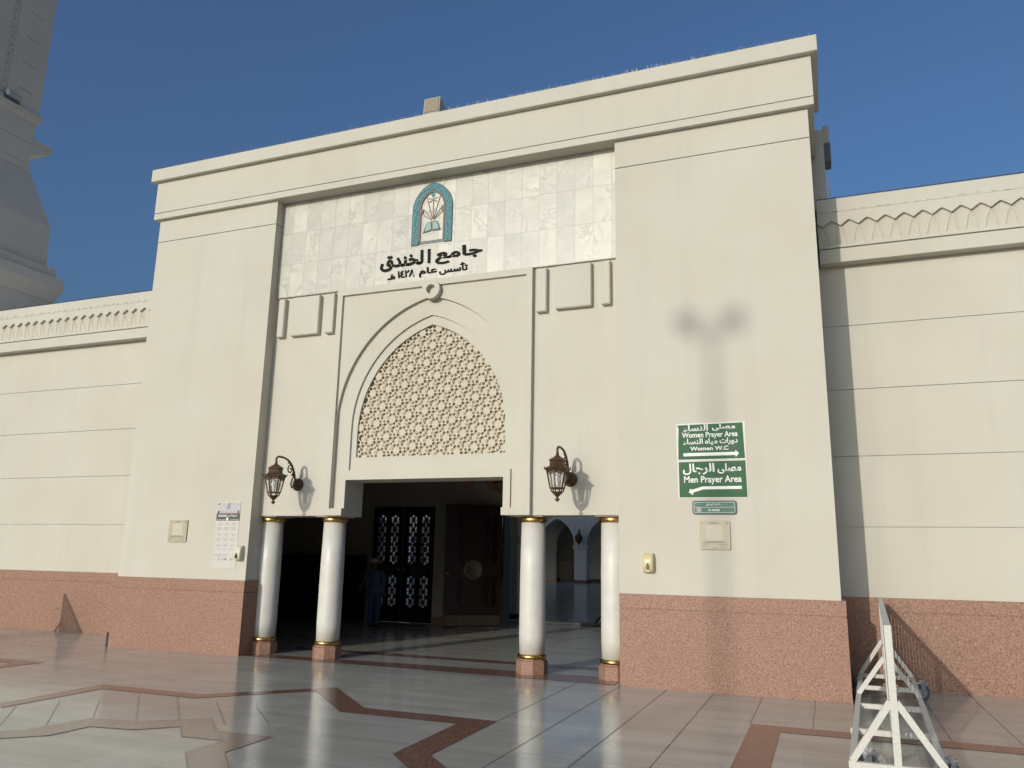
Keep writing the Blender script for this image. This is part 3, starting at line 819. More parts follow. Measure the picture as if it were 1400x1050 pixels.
# ------------------------------------------------------------------ wall lanterns
def lantern(xw, label, zc=4.13, out=0.92):
    yw = 0.40; t = thing('wall_lantern', label, 'lantern', (xw, yw, zc), 'bronze lanterns beside the arch')
    B = M['bronze']; yl = yw - out; zb = 3.86; zt = 4.25
    b = MB(); b.lathe((xw, yw, zc), [(0.16, 0), (0.16, -0.03), (0.12, -0.06), (0.09, -0.10), (0.04, -0.13), (0.0, -0.14)], 20, axis='y'); b.build('rosette', B, t)
    b = MB()
    pts = []
    P0, P1, P2, P3 = (yw - .12, zc), (yw - .18, zc + .42), (yw - .40, zc + .66), (yl + .05, zc + .60)
    for i in range(15):
        s = i / 14; a = (1 - s) ** 3; c = 3 * s * (1 - s) ** 2; d = 3 * s * s * (1 - s); e = s ** 3
        pts.append((xw, a * P0[0] + c * P1[0] + d * P2[0] + e * P3[0], a * P0[1] + c * P1[1] + d * P2[1] + e * P3[1]))
    pts += [(xw, yl - .01, zc + .55), (xw, yl, zc + .46), (xw, yl, zc + .36)]
    b.tube(pts, 0.026, 8)
    sc = []          # scroll under the arm
    for i in range(26):
        a = R_(-70 + i * 22); r = 0.15 * (1 - i / 30)
        sc.append((xw, yw - .36 + r * math.cos(a), zc + .34 + r * math.sin(a)))
    b.tube(sc, 0.017, 6)
    b.tube([(xw, yw - .14, zc - .02), (xw, yw - .25, zc - .10), (xw, yw - .30, zc - .02), (xw, yw - .26, zc + .10), (xw, yw - .2, zc + .2)], 0.018, 6)
    for dy, dz in ((-.30, .43), (-.24, .22), (-.44, .50)): b.lathe((xw, yw + dy, zc + dz), [(0, -.035), (.032, 0), (0, .035)], 8)
    b.build('arm', B, t)
    b = MB(); rt = R_(30)
    b.lathe((xw, yl, 0), [(0.255, zt - .02), (0.275, zt), (0.265, zt + .03), (0.17, zt + .075), (0.165, zt + .17), (0.185, zt + .18), (0.175, zt + .21), (0.09, zt + .26), (0.035, zt + .30), (0.03, zt + .36)], 6, smooth=False, rot=rt)
    for k in range(6):
        a = rt + R_(60 * k); p = (xw + .265 * math.cos(a), yl + .265 * math.sin(a))
        b.tube([(p[0], p[1], zt), (p[0] + .02 * math.cos(a), p[1] + .02 * math.sin(a), zt + .06)], [0.02, 0.006], 5)
    b.build('roof', B, t)
    b = MB()
    for k in range(6):
        a = rt + R_(60 * k); a2 = rt + R_(60 * (k + 1))
        tp = Vector((xw + .232 * math.cos(a), yl + .232 * math.sin(a), zt - .01)); bt = Vector((xw + .15 * math.cos(a), yl + .15 * math.sin(a), zb))
        tp2 = Vector((xw + .232 * math.cos(a2), yl + .232 * math.sin(a2), zt - .01)); bt2 = Vector((xw + .15 * math.cos(a2), yl + .15 * math.sin(a2), zb))
        b.bar(tp, bt, 0.026); b.bar(bt, bt2, 0.03); b.bar(tp.lerp(bt, .05), tp2.lerp(bt2, .05), 0.03)
        q1, q2 = tp.lerp(bt, .10), tp2.lerp(bt2, .10); mdl = tp.lerp(bt, .24).lerp(tp2.lerp(bt2, .24), .5)
        b.bar(q1.lerp(q2, .12), mdl, 0.014); b.bar(q2.lerp(q1, .12), mdl, 0.014)
    b.build('cage', B, t)
    b = MB()
    for k in range(6):
        a = rt + R_(60 * k); a2 = rt + R_(60 * (k + 1))
        b.add([(xw + .218 * math.cos(a), yl + .218 * math.sin(a), zt - .02), (xw + .218 * math.cos(a2), yl + .218 * math.sin(a2), zt - .02),
               (xw + .142 * math.cos(a2), yl + .142 * math.sin(a2), zb + .01), (xw + .142 * math.cos(a), yl + .142 * math.sin(a), zb + .01)], [(0, 1, 2, 3)])
    b.build('glass_pane', M['glass'], t, fix=False)
    b = MB(); b.lathe((xw, yl, 4.0), [(0.02, -.12), (0.035, -.06), (0.075, .05), (0.06, .13), (0.0, .17)], 14); b.build('bulb', M['bulb'], t)
    b = MB()
    for k in range(6):
        a = rt + R_(60 * k)
        b.tube([(xw + .13 * math.cos(a), yl + .13 * math.sin(a), zb), (xw + .135 * math.cos(a), yl + .135 * math.sin(a), zb - .05), (xw + .10 * math.cos(a), yl + .10 * math.sin(a), zb - .08)], 0.015, 5)
    b.lathe((xw, yl, zb), [(0.12, -.07), (0.115, -.09), (0.05, -.155), (0.022, -.18), (0.02, -.20), (0.05, -.215), (0.052, -.235), (0.0, -.285)], 12)
    b.build('finial', B, t)
    return t
lantern(-12.27, 'bronze wall lantern left of the arch, above the two left columns')
lantern(-5.13, 'bronze wall lantern right of the arch, above the two right columns')

# small lantern on the far arcade pier
al = thing('arcade_lantern', 'dark diamond shaped lantern hanging on the far arcade pier', 'lantern', (-23.4, 62.6, 4.2))
b = MB(); b.lathe((-23.4, 62.45, 0), [(0.02, 5.35), (0.06, 5.0), (0.42, 4.6), (0.36, 4.2), (0.1, 3.9), (0.02, 3.7)], 6, smooth=False); b.build('body', M['bronze'], al)
b = MB(); b.tube([(-23.4, 63.0, 4.9), (-23.4, 62.7, 5.3), (-23.4, 62.45, 5.35)], 0.05, 6); b.build('arm', M['bronze'], al)

# chandelier just inside
ch = thing('chandelier', 'brown carved chandelier hanging inside the doorway under the ceiling', 'chandelier', (-9.4, 6.0, 5.4))
b = MB(); b.tube([(-9.4, 6, 5.4), (-9.4, 6, 4.9)], 0.05, 8); b.lathe((-9.4, 6, 0), [(0.02, 5.4), (0.25, 5.38), (0.2, 5.25), (0.05, 5.2)], 16); b.build('stem', M['wood_carved'], ch)
b = MB(); b.lathe((-9.4, 6, 0), [(1.05, 4.80), (1.12, 4.83), (1.12, 4.98), (1.05, 5.0), (0.95, 4.98), (0.95, 4.82), (1.05, 4.80)], 24, smooth=False); b.build('ring', M['wood_carved'], ch)
b = MB()
for k in range(4):
    a = R_(45 + 90 * k); b.bar((-9.4, 6, 4.95), (-9.4 + 1.0 * math.cos(a), 6 + 1.0 * math.sin(a), 4.95), 0.07, 0.05)
b.build('spoke', M['wood_carved'], ch)
for k in range(8):
    a = R_(20 + 45 * k); x, y = -9.4 + 1.02 * math.cos(a), 6 + 1.02 * math.sin(a)
    b = MB(); b.lathe((x, y, 4.62), [(0.02, -.10), (0.10, -.05), (0.20, .10), (0.22, .18), (0.0, .2)], 8, smooth=False); b.build('lamp_cup', M['wood_carved'], ch)
b = MB(); b.lathe((-9.0, 5.9, 4.35), [(0.03, -.02), (0.22, .06), (0.30, .24), (0.24, .45), (0.05, .6)], 8, smooth=False); b.build('centre_bowl', M['wood_carved'], ch)

# ------------------------------------------------------------------ signs
yf = 0.06
def sign_women():
    t = thing('sign', 'green direction sign reading Women Prayer Area, upper of the two green signs', 'sign', (-2.06, yf, 4.45), 'green direction signs on the right pylon')
    x0, x1, z0, z1 = -2.715, -1.40, 4.455, 5.175
    b = MB(); b.box(x0 - .025, x1 + .025, yf - .012, yf, z0 - .02, z1 + .02); b.build('border', M['sign_edge'], t)
    b = MB()
    b.plate([[(x0, z0), (x1, z0), (x1 - .01, z0 + .3), (x1 - .02, z1), (x0 - .005, z1 - .01), (x0 + .02, z1 - .08), (x0 + .005, z0 + .3)]], yf - .017, yf - .0125); b.build('face', M['green'], t)
    b = MB(); k = (yf - .0205, yf - .0172)
    text_into(b, ar(A_NISA), -2.60, -2.10, 5.025, 5.165, *k, bold=0.028)
    text_into(b, ar(A_MUSALLA), -2.02, -1.565, 5.025, 5.165, *k, bold=0.028)
    text_into(b, 'Women Prayer Area', -2.63, -1.52, 4.865, 5.01, *k, bold=0.022)
    text_into(b, ar(A_NISA), -2.61, -2.21, 4.755, 4.880, *k, bold=0.024)
    text_into(b, ar(A_MIYAH), -2.17, -1.92, 4.735, 4.880, *k, bold=0.024)
    text_into(b, ar(A_DAWRAT), -1.88, -1.525, 4.735, 4.880, *k, bold=0.024)
    text_into(b, 'Women W.C', -2.47, -1.71, 4.63, 4.715, *k, bold=0.028)
    b.build('lettering', M['white'], t)
    b = MB(); b.plate([[(-2.61, 4.52), (-1.58, 4.52), (-1.58, 4.475), (-1.51, 4.555), (-1.58, 4.625), (-1.58, 4.585), (-2.61, 4.585)]], *k); b.build('arrow', M['white'], t)
def sign_men():
    t = thing('sign', 'green direction sign reading Men Prayer Area with a bent arrow, lower of the two', 'sign', (-2.06, yf, 3.68), 'green direction signs on the right pylon')
    x0, x1, z0, z1 = -2.71, -1.395, 3.69, 4.41
    b = MB(); b.box(x0 - .025, x1 + .025, yf - .012, yf, z0 - .02, z1 + .02); b.build('border', M['sign_edge'], t)
    b = MB(); b.plate([[(x0, z0), (x1 + .01, z0 - .005), (x1, z1), (x0, z1 - .005)]], yf - .017, yf - .0125); b.build('face', M['green'], t)
    b = MB(); k = (yf - .0205, yf - .0172)
    text_into(b, ar(A_RIJAL), -2.63, -2.00, 4.14, 4.37, *k, bold=0.026)
    text_into(b, ar(A_MUSALLA), -1.94, -1.48, 4.155, 4.36, *k, bold=0.026)
    text_into(b, 'Men Prayer Area', -2.61, -1.48, 3.94, 4.115, *k, bold=0.022)
    b.build('lettering', M['white'], t)
    b = MB()
    b.plate([[(-1.485, 3.845), (-2.23, 3.845), (-2.43, 3.785), (-2.445, 3.735), (-2.525, 3.79), (-2.49, 3.86), (-2.455, 3.84), (-2.25, 3.905), (-1.485, 3.905)]], *k); b.build('arrow', M['white'], t)
sign_women(); sign_men()

t = thing('name_plate', 'small rounded green number plate below the green direction signs', 'plate', (-2.03, yf, 3.35))
x0, x1, z0, z1 = -2.46, -1.60, 3.35, 3.62
b = MB(); b.plate([rrect(x0, x1, z0, z1, .05)], yf - .03, yf); b.build('backing', M['dark_teal'], t)
b = MB(); b.plate([rrect(x0 + .02, x1 - .02, z0 + .02, z1 - .02, .04)], yf - .034, yf - .0305); b.build('face', M['green_plate'], t)
b = MB(); k = (yf - .038, yf - .0345)
b.plate([rrect(x0 + .03, x1 - .03, z0 + .03, z1 - .03, .035), rrect(x0 + .036, x1 - .036, z0 + .036, z1 - .036, .03)], *k); b.plate([rect(x0 + .04, x1 - .04, 3.484, 3.490)], *k)
text_into(b, ar(A_KHANDAQ), -2.19, -2.03, 3.515, 3.575, *k, bold=0.01); text_into(b, ar(A_JAMI), -2.015, -1.90, 3.515, 3.575, *k, bold=0.01)
text_into(b, '03-00028', -2.15, -1.93, 3.410, 3.455, *k, bold=0.02)
b.build('lettering', M['white'], t)
b = MB(); b.plate([rect(-2.375, -2.285, 3.40, 3.475)], *k); b.build('pale_square', M['poster_grey'], t)

def plaque(x0, x1, z0, z1, label):
    t = thing('wall_plaque', label, 'plaque', ((x0 + x1) / 2, yf, z0), 'beige notice plaques')
    b = MB(); b.plate([rrect(x0, x1, z0, z1, .03)], yf - .035, yf)
    b.build('board', M['plaque'], t)
    W, H = x1 - x0, z1 - z0; k = (yf - .0375, yf - .0353)
    b = MB(); b.plate([rrect(x0 + W * .22, x0 + W * .76, z0 + H * .31, z0 + H * .84, .01)], *k); b.build('pale_panel', M['plaque_field'], t)
    b = MB(); rr = random.Random(3)
    for z, a, c in ((.92, .34, .62), (.885, .30, .66), (.27, .20, .80), (.235, .12, .90), (.18, .07, .32), (.17, .62, .92), (.09, .10, .24), (.08, .70, .90), (.06, .42, .58), (.91, .05, .16)):
        x = x0 + W * a
        b = MB()
        while x < x0 + W * c:
            l = rr.uniform(.010, .034); b.plate([rect(x, min(x + l, x0 + W * c), z0 + H * z - .004, z0 + H * z + .006)], *k); x += l + .008
        b.build('print_line', M['plaque_ink'], t)
    b = MB(); b.plate([circ(x0 + W * .90, z0 + H * .90, .030, 12), circ(x0 + W * .90, z0 + H * .90, .022, 12)], *k)
    b.build('crest', M['plaque_ink'], t)
    for a in (.05, .95):
        b = MB(); b.plate([circ(x0 + W * a, z0 + H * .52, .007, 8)], *k); b.build('screw', M['plaque_ink'], t)
plaque(-2.34, -1.745, 2.665, 3.23, 'beige square notice plaque with a pale panel, under the green number plate')
plaque(-15.93, -15.33, 2.675, 3.24, 'beige square notice plaque alone on the left pylon, left of the tall poster')

# poster with icons on the left pylon
t = thing('poster', 'tall white poster with dark title band and small icon rows on the left pylon', 'poster', (-14.06, yf, 2.05))
px0, px1, pz0, pz1 = -14.43, -13.70, 2.05, 3.70
b = MB(); b.box(px0, px1, yf - .008, yf, pz0, pz1); b.build('sheet', M['poster'], t)
k = (yf - .012, yf - .0085)
def UX(u): return px0 + (px1 - px0) * u
def UZ(v): return pz0 + (pz1 - pz0) * v
b = MB(); b.plate([rect(UX(.02), UX(.99), UZ(.82), UZ(.985))], *k); b.build('picture', M['poster_sky'], t)
k2 = (yf - .015, yf - .0122)
b = MB(); b.plate([[(UX(.42), UZ(.88)), (UX(.56), UZ(.88)), (UX(.575), UZ(.965)), (UX(.52), UZ(.98)), (UX(.44), UZ(.965))]], *k2); b.build('violet_tower', M['poster_violet'], t)
b = MB(); b.plate([[(UX(.46), UZ(.972)), (UX(.99), UZ(.945)), (UX(.99), UZ(.957)), (UX(.5), UZ(.984))]], *k2)
rr = random.Random(5)
for i in range(14):
    u = .06 + .065 * i; b.plate([rect(UX(u), UX(u + .045), UZ(.82), UZ(.83 + rr.uniform(.005, .03)))], *k2)
b.build('roofs', M['poster_pink'], t)
b = MB(); b.plate([rect(UX(.0), UX(1.0), UZ(.71), UZ(.82))], *k)
b.plate([[(UX(.03), UZ(.95)), (UX(.10), UZ(.955)), (UX(.13), UZ(.982)), (UX(.06), UZ(.97))]], *k2); b.plate([rect(UX(.05), UX(.11), UZ(.822), UZ(.86))], *k2); b.plate([rect(UX(.90), UX(.96), UZ(.822), UZ(.862))], *k2)
b.build('title_band', M['poster_dark'], t)
b = MB(); b.plate([rect(UX(.08), UX(.47), UZ(.772), UZ(.784))], *k2); b.plate([rect(UX(.08), UX(.45), UZ(.792), UZ(.798))], *k2); b.plate([rect(UX(.02), UX(.40), UZ(.722), UZ(.726))], *k2); b.plate([rect(UX(.62), UX(.98), UZ(.724), UZ(.728))], *k2)
pts = [(UX(.50 + .028 * i), UZ(.775 + rr.uniform(-.012, .022))) for i in range(15)]
for (a, c), (d, e) in zip(pts[:-1], pts[1:]): b.plate([[(a, c), (d, e), (d, e + .018), (a, c + .018)]], *k2)
b.plate([circ(UX(.48), UZ(.735), .04, 14)], *k2)
b.build('title_marks', M['white'], t)
def dot(u, v, r):
    q = MB(); q.plate([circ(UX(u), UZ(v), r, 10)], *k); q.build('dot', M['poster_mid'], t)
for row, zv in enumerate((.66, .50, .335)):
    b = MB()
    for c in range(3):
        u = .12 + .30 * c
        for q in range(3):
            b.plate([rect(UX(u + .03 * rr.random()), UX(u + .07 + .05 * rr.random()), UZ(zv - .02 + .016 * q), UZ(zv - .012 + .016 * q))], *k)
        dot(u + .17, zv, .012)
        for q in range(3 if row < 2 else 1):
            b.plate([rect(UX(u - .07 + .02 * rr.random()), UX(u + .14 + .03 * rr.random()), UZ(zv - .055 - .018 * q), UZ(zv - .049 - .018 * q))], *k)
    b.build('icon_row', M['poster_grey'], t)
b = MB(); b.plate([rect(UX(.02), UX(.66), UZ(.195), UZ(.203))], *k); b.plate([rect(UX(.08), UX(.6), UZ(.177), UZ(.182))], *k); b.build('text_line', M['poster_grey'], t)
b = MB()
for u in (.25, .40, .72, .80): b.plate([rect(UX(u), UX(u + .055), UZ(.115), UZ(.145))], *k)
b.build('logo_row', M['poster_grey'], t)
dot(.55, .135, .03); dot(.83, .20, .012); dot(.09, .14, .012)

def dispenser(x0, x1, z0, z1, label, m):
    t = thing('soap_dispenser', label, 'dispenser', ((x0 + x1) / 2, yf, z0), 'hand sanitiser dispensers on the pylons')
    b = MB(); W = (x1 - x0) / 2; cxx = (x0 + x1) / 2; n = 14
    secs = []
    H = z1 - z0
    for v, dp, wd in ((0, .07, .78), (.04, .12, .92), (.18, .155, 1.0), (.55, .155, 1.0), (.85, .13, .98), (.97, .09, .92), (1.0, .05, .84)):
        ring = []
        for i in range(n + 1):
            a = math.pi * i / n
            ring.append((cxx - W * wd * math.copysign(abs(math.cos(a)) ** .45, math.cos(a)), yf - dp * (math.sin(a) ** .45 if math.sin(a) > 0 else 0), z0 + H * v))
        secs.append(ring)
    vs = [p for r in secs for p in r]; fs = []
    for i in range(len(secs) - 1):
        for q in range(n): fs.append((i * (n + 1) + q, i * (n + 1) + q + 1, (i + 1) * (n + 1) + q + 1, (i + 1) * (n + 1) + q))
    b.add(vs, fs, 0, True); b.add(secs[0], [tuple(range(n + 1))]); b.add(secs[-1], [tuple(range(n + 1))])
    b.build('body', m, t)
    zc = z0 + H * .32
    drop = [(cxx, zc + .085), (cxx + .018, zc + .05), (cxx + .036, zc), (cxx + .040, zc - .028), (cxx + .028, zc - .055), (cxx, zc - .066), (cxx - .028, zc - .055), (cxx - .040, zc - .028), (cxx - .036, zc), (cxx - .018, zc + .05)]
    b = MB(); b.plate([drop], yf - .164, yf - .15); b.build('level_window', M['smoke'], t)
    b = MB(); b.plate([rrect(cxx - .035, cxx + .035, z0 + .02, z0 + .05, .01)], yf - .150, yf - .13); b.build('nozzle', M['cream_plastic'], t)
dispenser(-3.475, -3.245, 2.19, 2.575, 'cream soap dispenser on the right pylon, left of the beige plaque', M['cream_plastic'])
dispenser(-13.69, -13.47, 2.24, 2.61, 'ivory soap dispenser overlapping the lower right corner of the tall poster', M['pale_plastic'])

# ------------------------------------------------------------------ emblem and inscription on the frieze
yz = 0.33
t = thing('emblem', 'turquoise arched emblem with an open book, rays, crossed swords and a palm', 'emblem', (-8.755, yz, 10.08))
ex, EW = -8.755, 0.565
def eloop(w, zs, za, zb): return arch_loop(ex, w, zs, za, zb, 12)
out_ = eloop(EW, 11.02, 11.74, 10.08); in1 = eloop(EW - .025, 11.02, 11.71, 10.105)
in2 = eloop(EW - .18, 11.05, 11.51, 10.105); in3 = eloop(EW - .215, 11.05, 11.515, 10.105)
k = (yz - .030, yz)
b = MB(); b.plate([[(ex + EW - .215, 10.08), (ex + EW, 10.08)] + out_[1:-1] + [(ex - EW, 10.08), (ex - EW + .215, 10.08)] + in3[1:-1][::-1]], yz - .025, yz); b.build('dark_border', M['dark_teal'], t)
b = MB(); b.plate([[(ex + EW - .19, 10.105), (ex + EW - .025, 10.105)] + in1[1:-1] + [(ex - EW + .025, 10.105), (ex - EW + .19, 10.105)] + eloop(EW - .19, 11.05, 11.545, 10.105)[1:-1][::-1]], yz - .030, yz - .0255); b.build('turquoise_band', M['teal'], t)
b = MB(); b.plate([[(ex + EW - .25, 10.16), (ex + EW - .205, 10.16), (ex + EW - .205, 11.0)] + arch_pts(ex, EW - .205, 11.05, 11.52, 12) + [(ex - EW + .205, 11.0), (ex - EW + .205, 10.16), (ex - EW + .25, 10.16), (ex - EW + .25, 10.92), (ex - EW + .31, 10.94), (ex - EW + .31, 11.02), (ex - EW + .28, 11.04)] + arch_pts(ex, EW - .25, 11.07, 11.475, 12)[::-1] + [(ex + EW - .28, 11.04), (ex + EW - .31, 11.02), (ex + EW - .31, 10.94), (ex + EW - .25, 10.92)]], yz - .034, yz - .001); b.build('brown_outline', M['brown_line'], t)
b = MB()
rr = random.Random(11)
spine = []                       # ornament running round the band
cen = eloop(EW - .105, 11.03, 11.605, 10.14)
tot = []
for (x0, z0), (x1, z1) in zip(cen[:-1], cen[1:]):
    d = math.hypot(x1 - x0, z1 - z0); m = max(1, int(d / .045))
    for i in range(m):
        s = i / m; tot.append((x0 + (x1 - x0) * s, z0 + (z1 - z0) * s, math.atan2(z1 - z0, x1 - x0)))
kk = (yz - .0335, yz - .0302)
for i, (x, z, a) in enumerate(tot):
    off = rr.uniform(-.045, .045); L_ = rr.uniform(.018, .04); W_ = rr.uniform(.008, .015); ang = a + rr.choice((0, math.pi / 2, .6, -.6))
    cxx, czz = x - off * math.sin(a), z + off * math.cos(a); ca, sa = math.cos(ang), math.sin(ang)
    b.plate([[(cxx + u * ca - v * sa, czz + u * sa + v * ca) for u, v in ((-L_, -W_), (L_, -W_), (L_ * 1.1, W_), (-L_ * .8, W_ * 1.3))]], *kk)
tag(b.build('band_ornament', M['dark_teal'], t, fix=False), kind='stuff')
b = MB()
def stroke(mb, pts, w, k):
    for (a, c), (d, e) in zip(pts[:-1], pts[1:]):
        n = Vector((-(e - c), d - a)).normalized() * w / 2
        mb.plate([[(a + n.x, c + n.y), (a - n.x, c - n.y), (d - n.x, e - n.y), (d + n.x, e + n.y)]], *k)
kr = (yz - .012, yz)
o_ = (ex + .015, 10.70)
for dx, dz, st in ((-.30, .20, .10), (-.26, .33, .10), (-.19, .66, .10), (0.0, .56, .06), (.19, .66, .10), (.26, .38, .10), (.30, .25, .10)):
    stroke(b, [(o_[0] + dx * st * 1.2, o_[1] + dz * st), (o_[0] + dx, o_[1] + dz)], .020, kr)
b.build('ray', M['brown_line'], t)
b = MB(); cz = 11.265
stroke(b, [(ex - .12, cz - .06), (ex - .02, cz - .015), (ex + .07, cz + .035), (ex + .13, cz + .055)], .020, kr)
kq = (yz - .016, yz - .0122)
stroke(b, [(ex + .12, cz - .06), (ex + .02, cz - .015), (ex - .07, cz + .035), (ex - .13, cz + .055)], .020, kq)
b.build('crossed_swords', M['brown_line'], t)
b = MB(); b.plate([circ(ex, cz + .135, .055, 14)], yz - .014, yz); stroke(b, [(ex, cz + .03), (ex, cz + .09)], .018, (yz - .011, yz)); b.build('palm', M['teal'], t)
b = MB(); k5 = (yz - .014, yz)
b.plate([[(ex - .25, 10.38), (ex - .01, 10.42), (ex - .01, 10.68), (ex - .12, 10.67), (ex - .17, 10.62)]], *k5); b.plate([[(ex + .25, 10.42), (ex + .01, 10.42), (ex + .01, 10.68), (ex + .10, 10.69), (ex + .16, 10.65)]], *k5)
b.build('book_cover', M['dark_teal'], t)
b = MB(); k6 = (yz - .018, yz - .0142)
b.plate([[(ex - .20, 10.43), (ex - .03, 10.46), (ex - .03, 10.655), (ex - .115, 10.65), (ex - .15, 10.61)]], *k6); b.plate([[(ex + .20, 10.465), (ex + .03, 10.46), (ex + .03, 10.655), (ex + .095, 10.665), (ex + .14, 10.63)]], *k6)
b.build('book_page', M['teal_pale'], t)
b = MB()
for z in (10.10, 10.13, 10.16): stroke(b, [(ex - EW + .22, z), (ex + EW - .22, z)], .012, kr)
b.build('base_line', M['dark_teal'], t)

t = thing('inscription', 'raised black Arabic lettering in two lines under the emblem', 'lettering', (-8.77, yz, 9.2))
kt = (yz - .03, yz)
b = MB(); text_into(b, ar(A_JAMI), -8.62, -7.35, 9.50, 9.92, *kt, bold=0.031); text_into(b, ar(A_KHANDAQ), -10.19, -8.76, 9.48, 9.94, *kt, bold=0.031)
b.build('name_line', M['ink'], t)
b = MB()
text_into(b, ar(A_TASASA), -8.50, -7.73, 9.215, 9.475, *kt, bold=0.022); text_into(b, ar(A_AAM), -9.06, -8.56, 9.215, 9.46, *kt, bold=0.022)
text_into(b, '\u0661\u0664\u0662\u0668', -9.67, -9.19, 9.265, 9.455, *kt, bold=0.022); text_into(b, '\uFEEB\u0640'[::-1], -9.95, -9.74, 9.255, 9.40, *kt, bold=0.022)
b.build('date_line', M['ink'], t)

# ------------------------------------------------------------------ speaker on the roof, fittings on the right flank
t = thing('roof_speaker', 'tan box loudspeaker standing on the top edge of the gateway', 'speaker', (-8.68, -0.1, 13.375))
b = MB(); 
v = [(-8.90, -.14, 13.41), (-8.45, -.14, 13.41), (-8.45, -.10, 13.87), (-8.90, -.10, 13.87), (-8.82, .40, 13.45), (-8.50, .40, 13.45), (-8.50, .40, 13.78), (-8.82, .40, 13.78)]
b.add(v, [(0, 1, 2, 3), (5, 4, 7, 6), (1, 5, 6, 2), (4, 0, 3, 7), (3, 2, 6, 7), (0, 4, 5, 1)]); b.build('shell', M['speaker_box'], t)
b = MB(); b.add([(-8.875, -.155, 13.455), (-8.475, -.155, 13.455), (-8.475, -.122, 13.845), (-8.875, -.122, 13.845), (-8.875, -.13, 13.455), (-8.475, -.13, 13.455), (-8.475, -.09, 13.845), (-8.875, -.09, 13.845)], [(0, 1, 2, 3), (0, 4, 5, 1), (1, 5, 6, 2), (2, 6, 7, 3), (3, 7, 4, 0)]); b.build('grille', M['speaker'], t)
b = MB(); b.box(-8.72, -8.62, 0.0, 0.1, 13.375, 13.44); b.build('bracket', M['black'], t)
t = thing('flank_speaker', 'small pale box speaker on the rear right edge of the gateway top', 'speaker', (0.54, 2.6, 11.9))
b = MB(); b.box(0.522, 0.66, 2.5, 2.9, 12.25, 12.70); b.build('shell', M['speaker_box'], t)
b = MB(); b.box(0.522, 0.67, 2.45, 2.9, 11.75, 12.23); b.build('bracket', M['grey_rubber'], t)
b = MB(); b.tube([(0.56, 2.55, 11.4), (0.60, 2.5, 10.9)], 0.02, 6); b.build('tube_lamp', M['white'], t)

# ------------------------------------------------------------------ wheeled barriers
def make_barrier(label, name='crowd_barrier'):
    t = thing(name, label, 'barrier', (0.74, -2.25, 0), 'white wheeled barriers')
    yA, yB = -6.15, 1.62
    def cxl(y): return 0.575 + (y - yA) / (yB - yA) * (0.93 - 0.575)
    Bp = M['barrier_paint']; HW = 0.455
    def pt(y, off, z):                  # off across the barrier
        return (cxl(y) + off, y, z)
    zr = 0.30; zt = 1.75
    for sg in (-1, 1):
        b = MB(); b.bar(pt(yA, sg * HW, zr), pt(yB, sg * HW, zr), 0.075); b.build('base_rail', Bp, t)
    for y in (yA, -4.2, -2.1, -0.05, yB):
        b = MB(); b.bar(pt(y, -HW - (.06 if y == -4.2 else -.03), zr - .0), pt(y, HW - .03, zr), 0.07); b.build('cross_rung', Bp, t)
    for y, zt2 in ((yA, 0.98), (-1.1, 0.93), (yB - .1, 0.98)):
        for sg in (-1, 1):
            b = MB(); b.bar(pt(y, sg * HW, zr + .04), pt(y, sg * 0.03, zt2), 0.07, 0.06, up=(0, 1, 0)); b.build('brace', Bp, t)
    b = MB()
    b.bar(pt(yA, 0, zr + .03), pt(yA, 0, zt + .035), 0.075); b.bar(pt(yB, 0, zr + .03), pt(yB, 0, zt + .035), 0.075); b.bar(pt(-2.2, 0, zr + .12), pt(-2.2, 0, zt - .03), 0.07)
    b.bar(pt(yA + .037, 0, zt), pt(yB - .037, 0, zt), 0.07); b.bar(pt(yA + .037, 0, zr + .10), pt(yB - .037, 0, zr + .10), 0.065)
    b.build('panel_frame', Bp, t)
    y = yA + 0.09; i = 0
    b = MB()
    while y < yB - .05:
        b.bar(pt(y, 0, zr + .12), pt(y, 0, zt - .03), 0.036); y += 0.26
    tag(b.build('panel_bars', Bp, t), kind=None)
    for y, sg, off, yaw in ((yA + .65, -1, -.13, 12), (yA + .6, 1, .06, 48), (yB - .75, -1, .10, 70), (yB - .75, 1, .11, 35)):
        x = cxl(y) + sg * (HW + off); c0 = Vector((x, y, 0)); Rz = Matrix.Rotation(R_(yaw), 4, 'Z')
        def spun(mb):
            mb.v = [tuple(c0 + Rz @ (Vector(v) - c0)) for v in mb.v]; return mb
        b = MB(); b.lathe((x, y - .045, 0.15), [(0.085, 0.0), (0.15, 0.0), (0.15, .09), (0.085, .09)], 22, axis='y', smooth=False); wh = spun(b).build('castor_wheel', M['grey_rubber'], t)
        b = MB(); b.lathe((x, y - .05, 0.15), [(0.02, 0.0), (0.03, -.012), (0.085, 0.0), (0.085, .1), (0.02, .1)], 18, axis='y', smooth=False); spun(b).build('hub', M['steel'], wh)
        b = MB()
        b.box(x - .045, x + .045, y - .068, y - .056, .12, .30); b.box(x - .045, x + .045, y + .056, y + .068, .12, .30); b.box(x - .09, x + .09, y - .075, y + .075, .30, .315)
        for a in range(5):
            t0, t1 = R_(-15 + 24 * a), R_(9 + 24 * a)
            b.bar((x + .17 * math.cos(t0), y, .15 + .17 * math.sin(t0)), (x + .17 * math.cos(t1), y, .15 + .17 * math.sin(t1)), .10, .012, up=(0, 1, 0))
        spun(b).build('fork', M['steel'], wh)
        b = MB(); b.bar((x, y, .318), (cxl(y) + sg * (HW - .03), y, .318), .11, .014); b.build('castor_bracket', Bp, t)
    return t
bar1 = make_barrier('white wheeled barrier with A-shaped braces standing end-on by the right wall')
bar2 = copy_tree(bar1); bar2.location = (-22.75, -4.25, 0)
bar2['label'] = 'white wheeled barrier far left, casting a striped shadow on the plinth'
t = thing('black_strap', 'black rubber strap and roller at the foot of the right pylon corner', 'strap', (0.31, 0.35, 0))
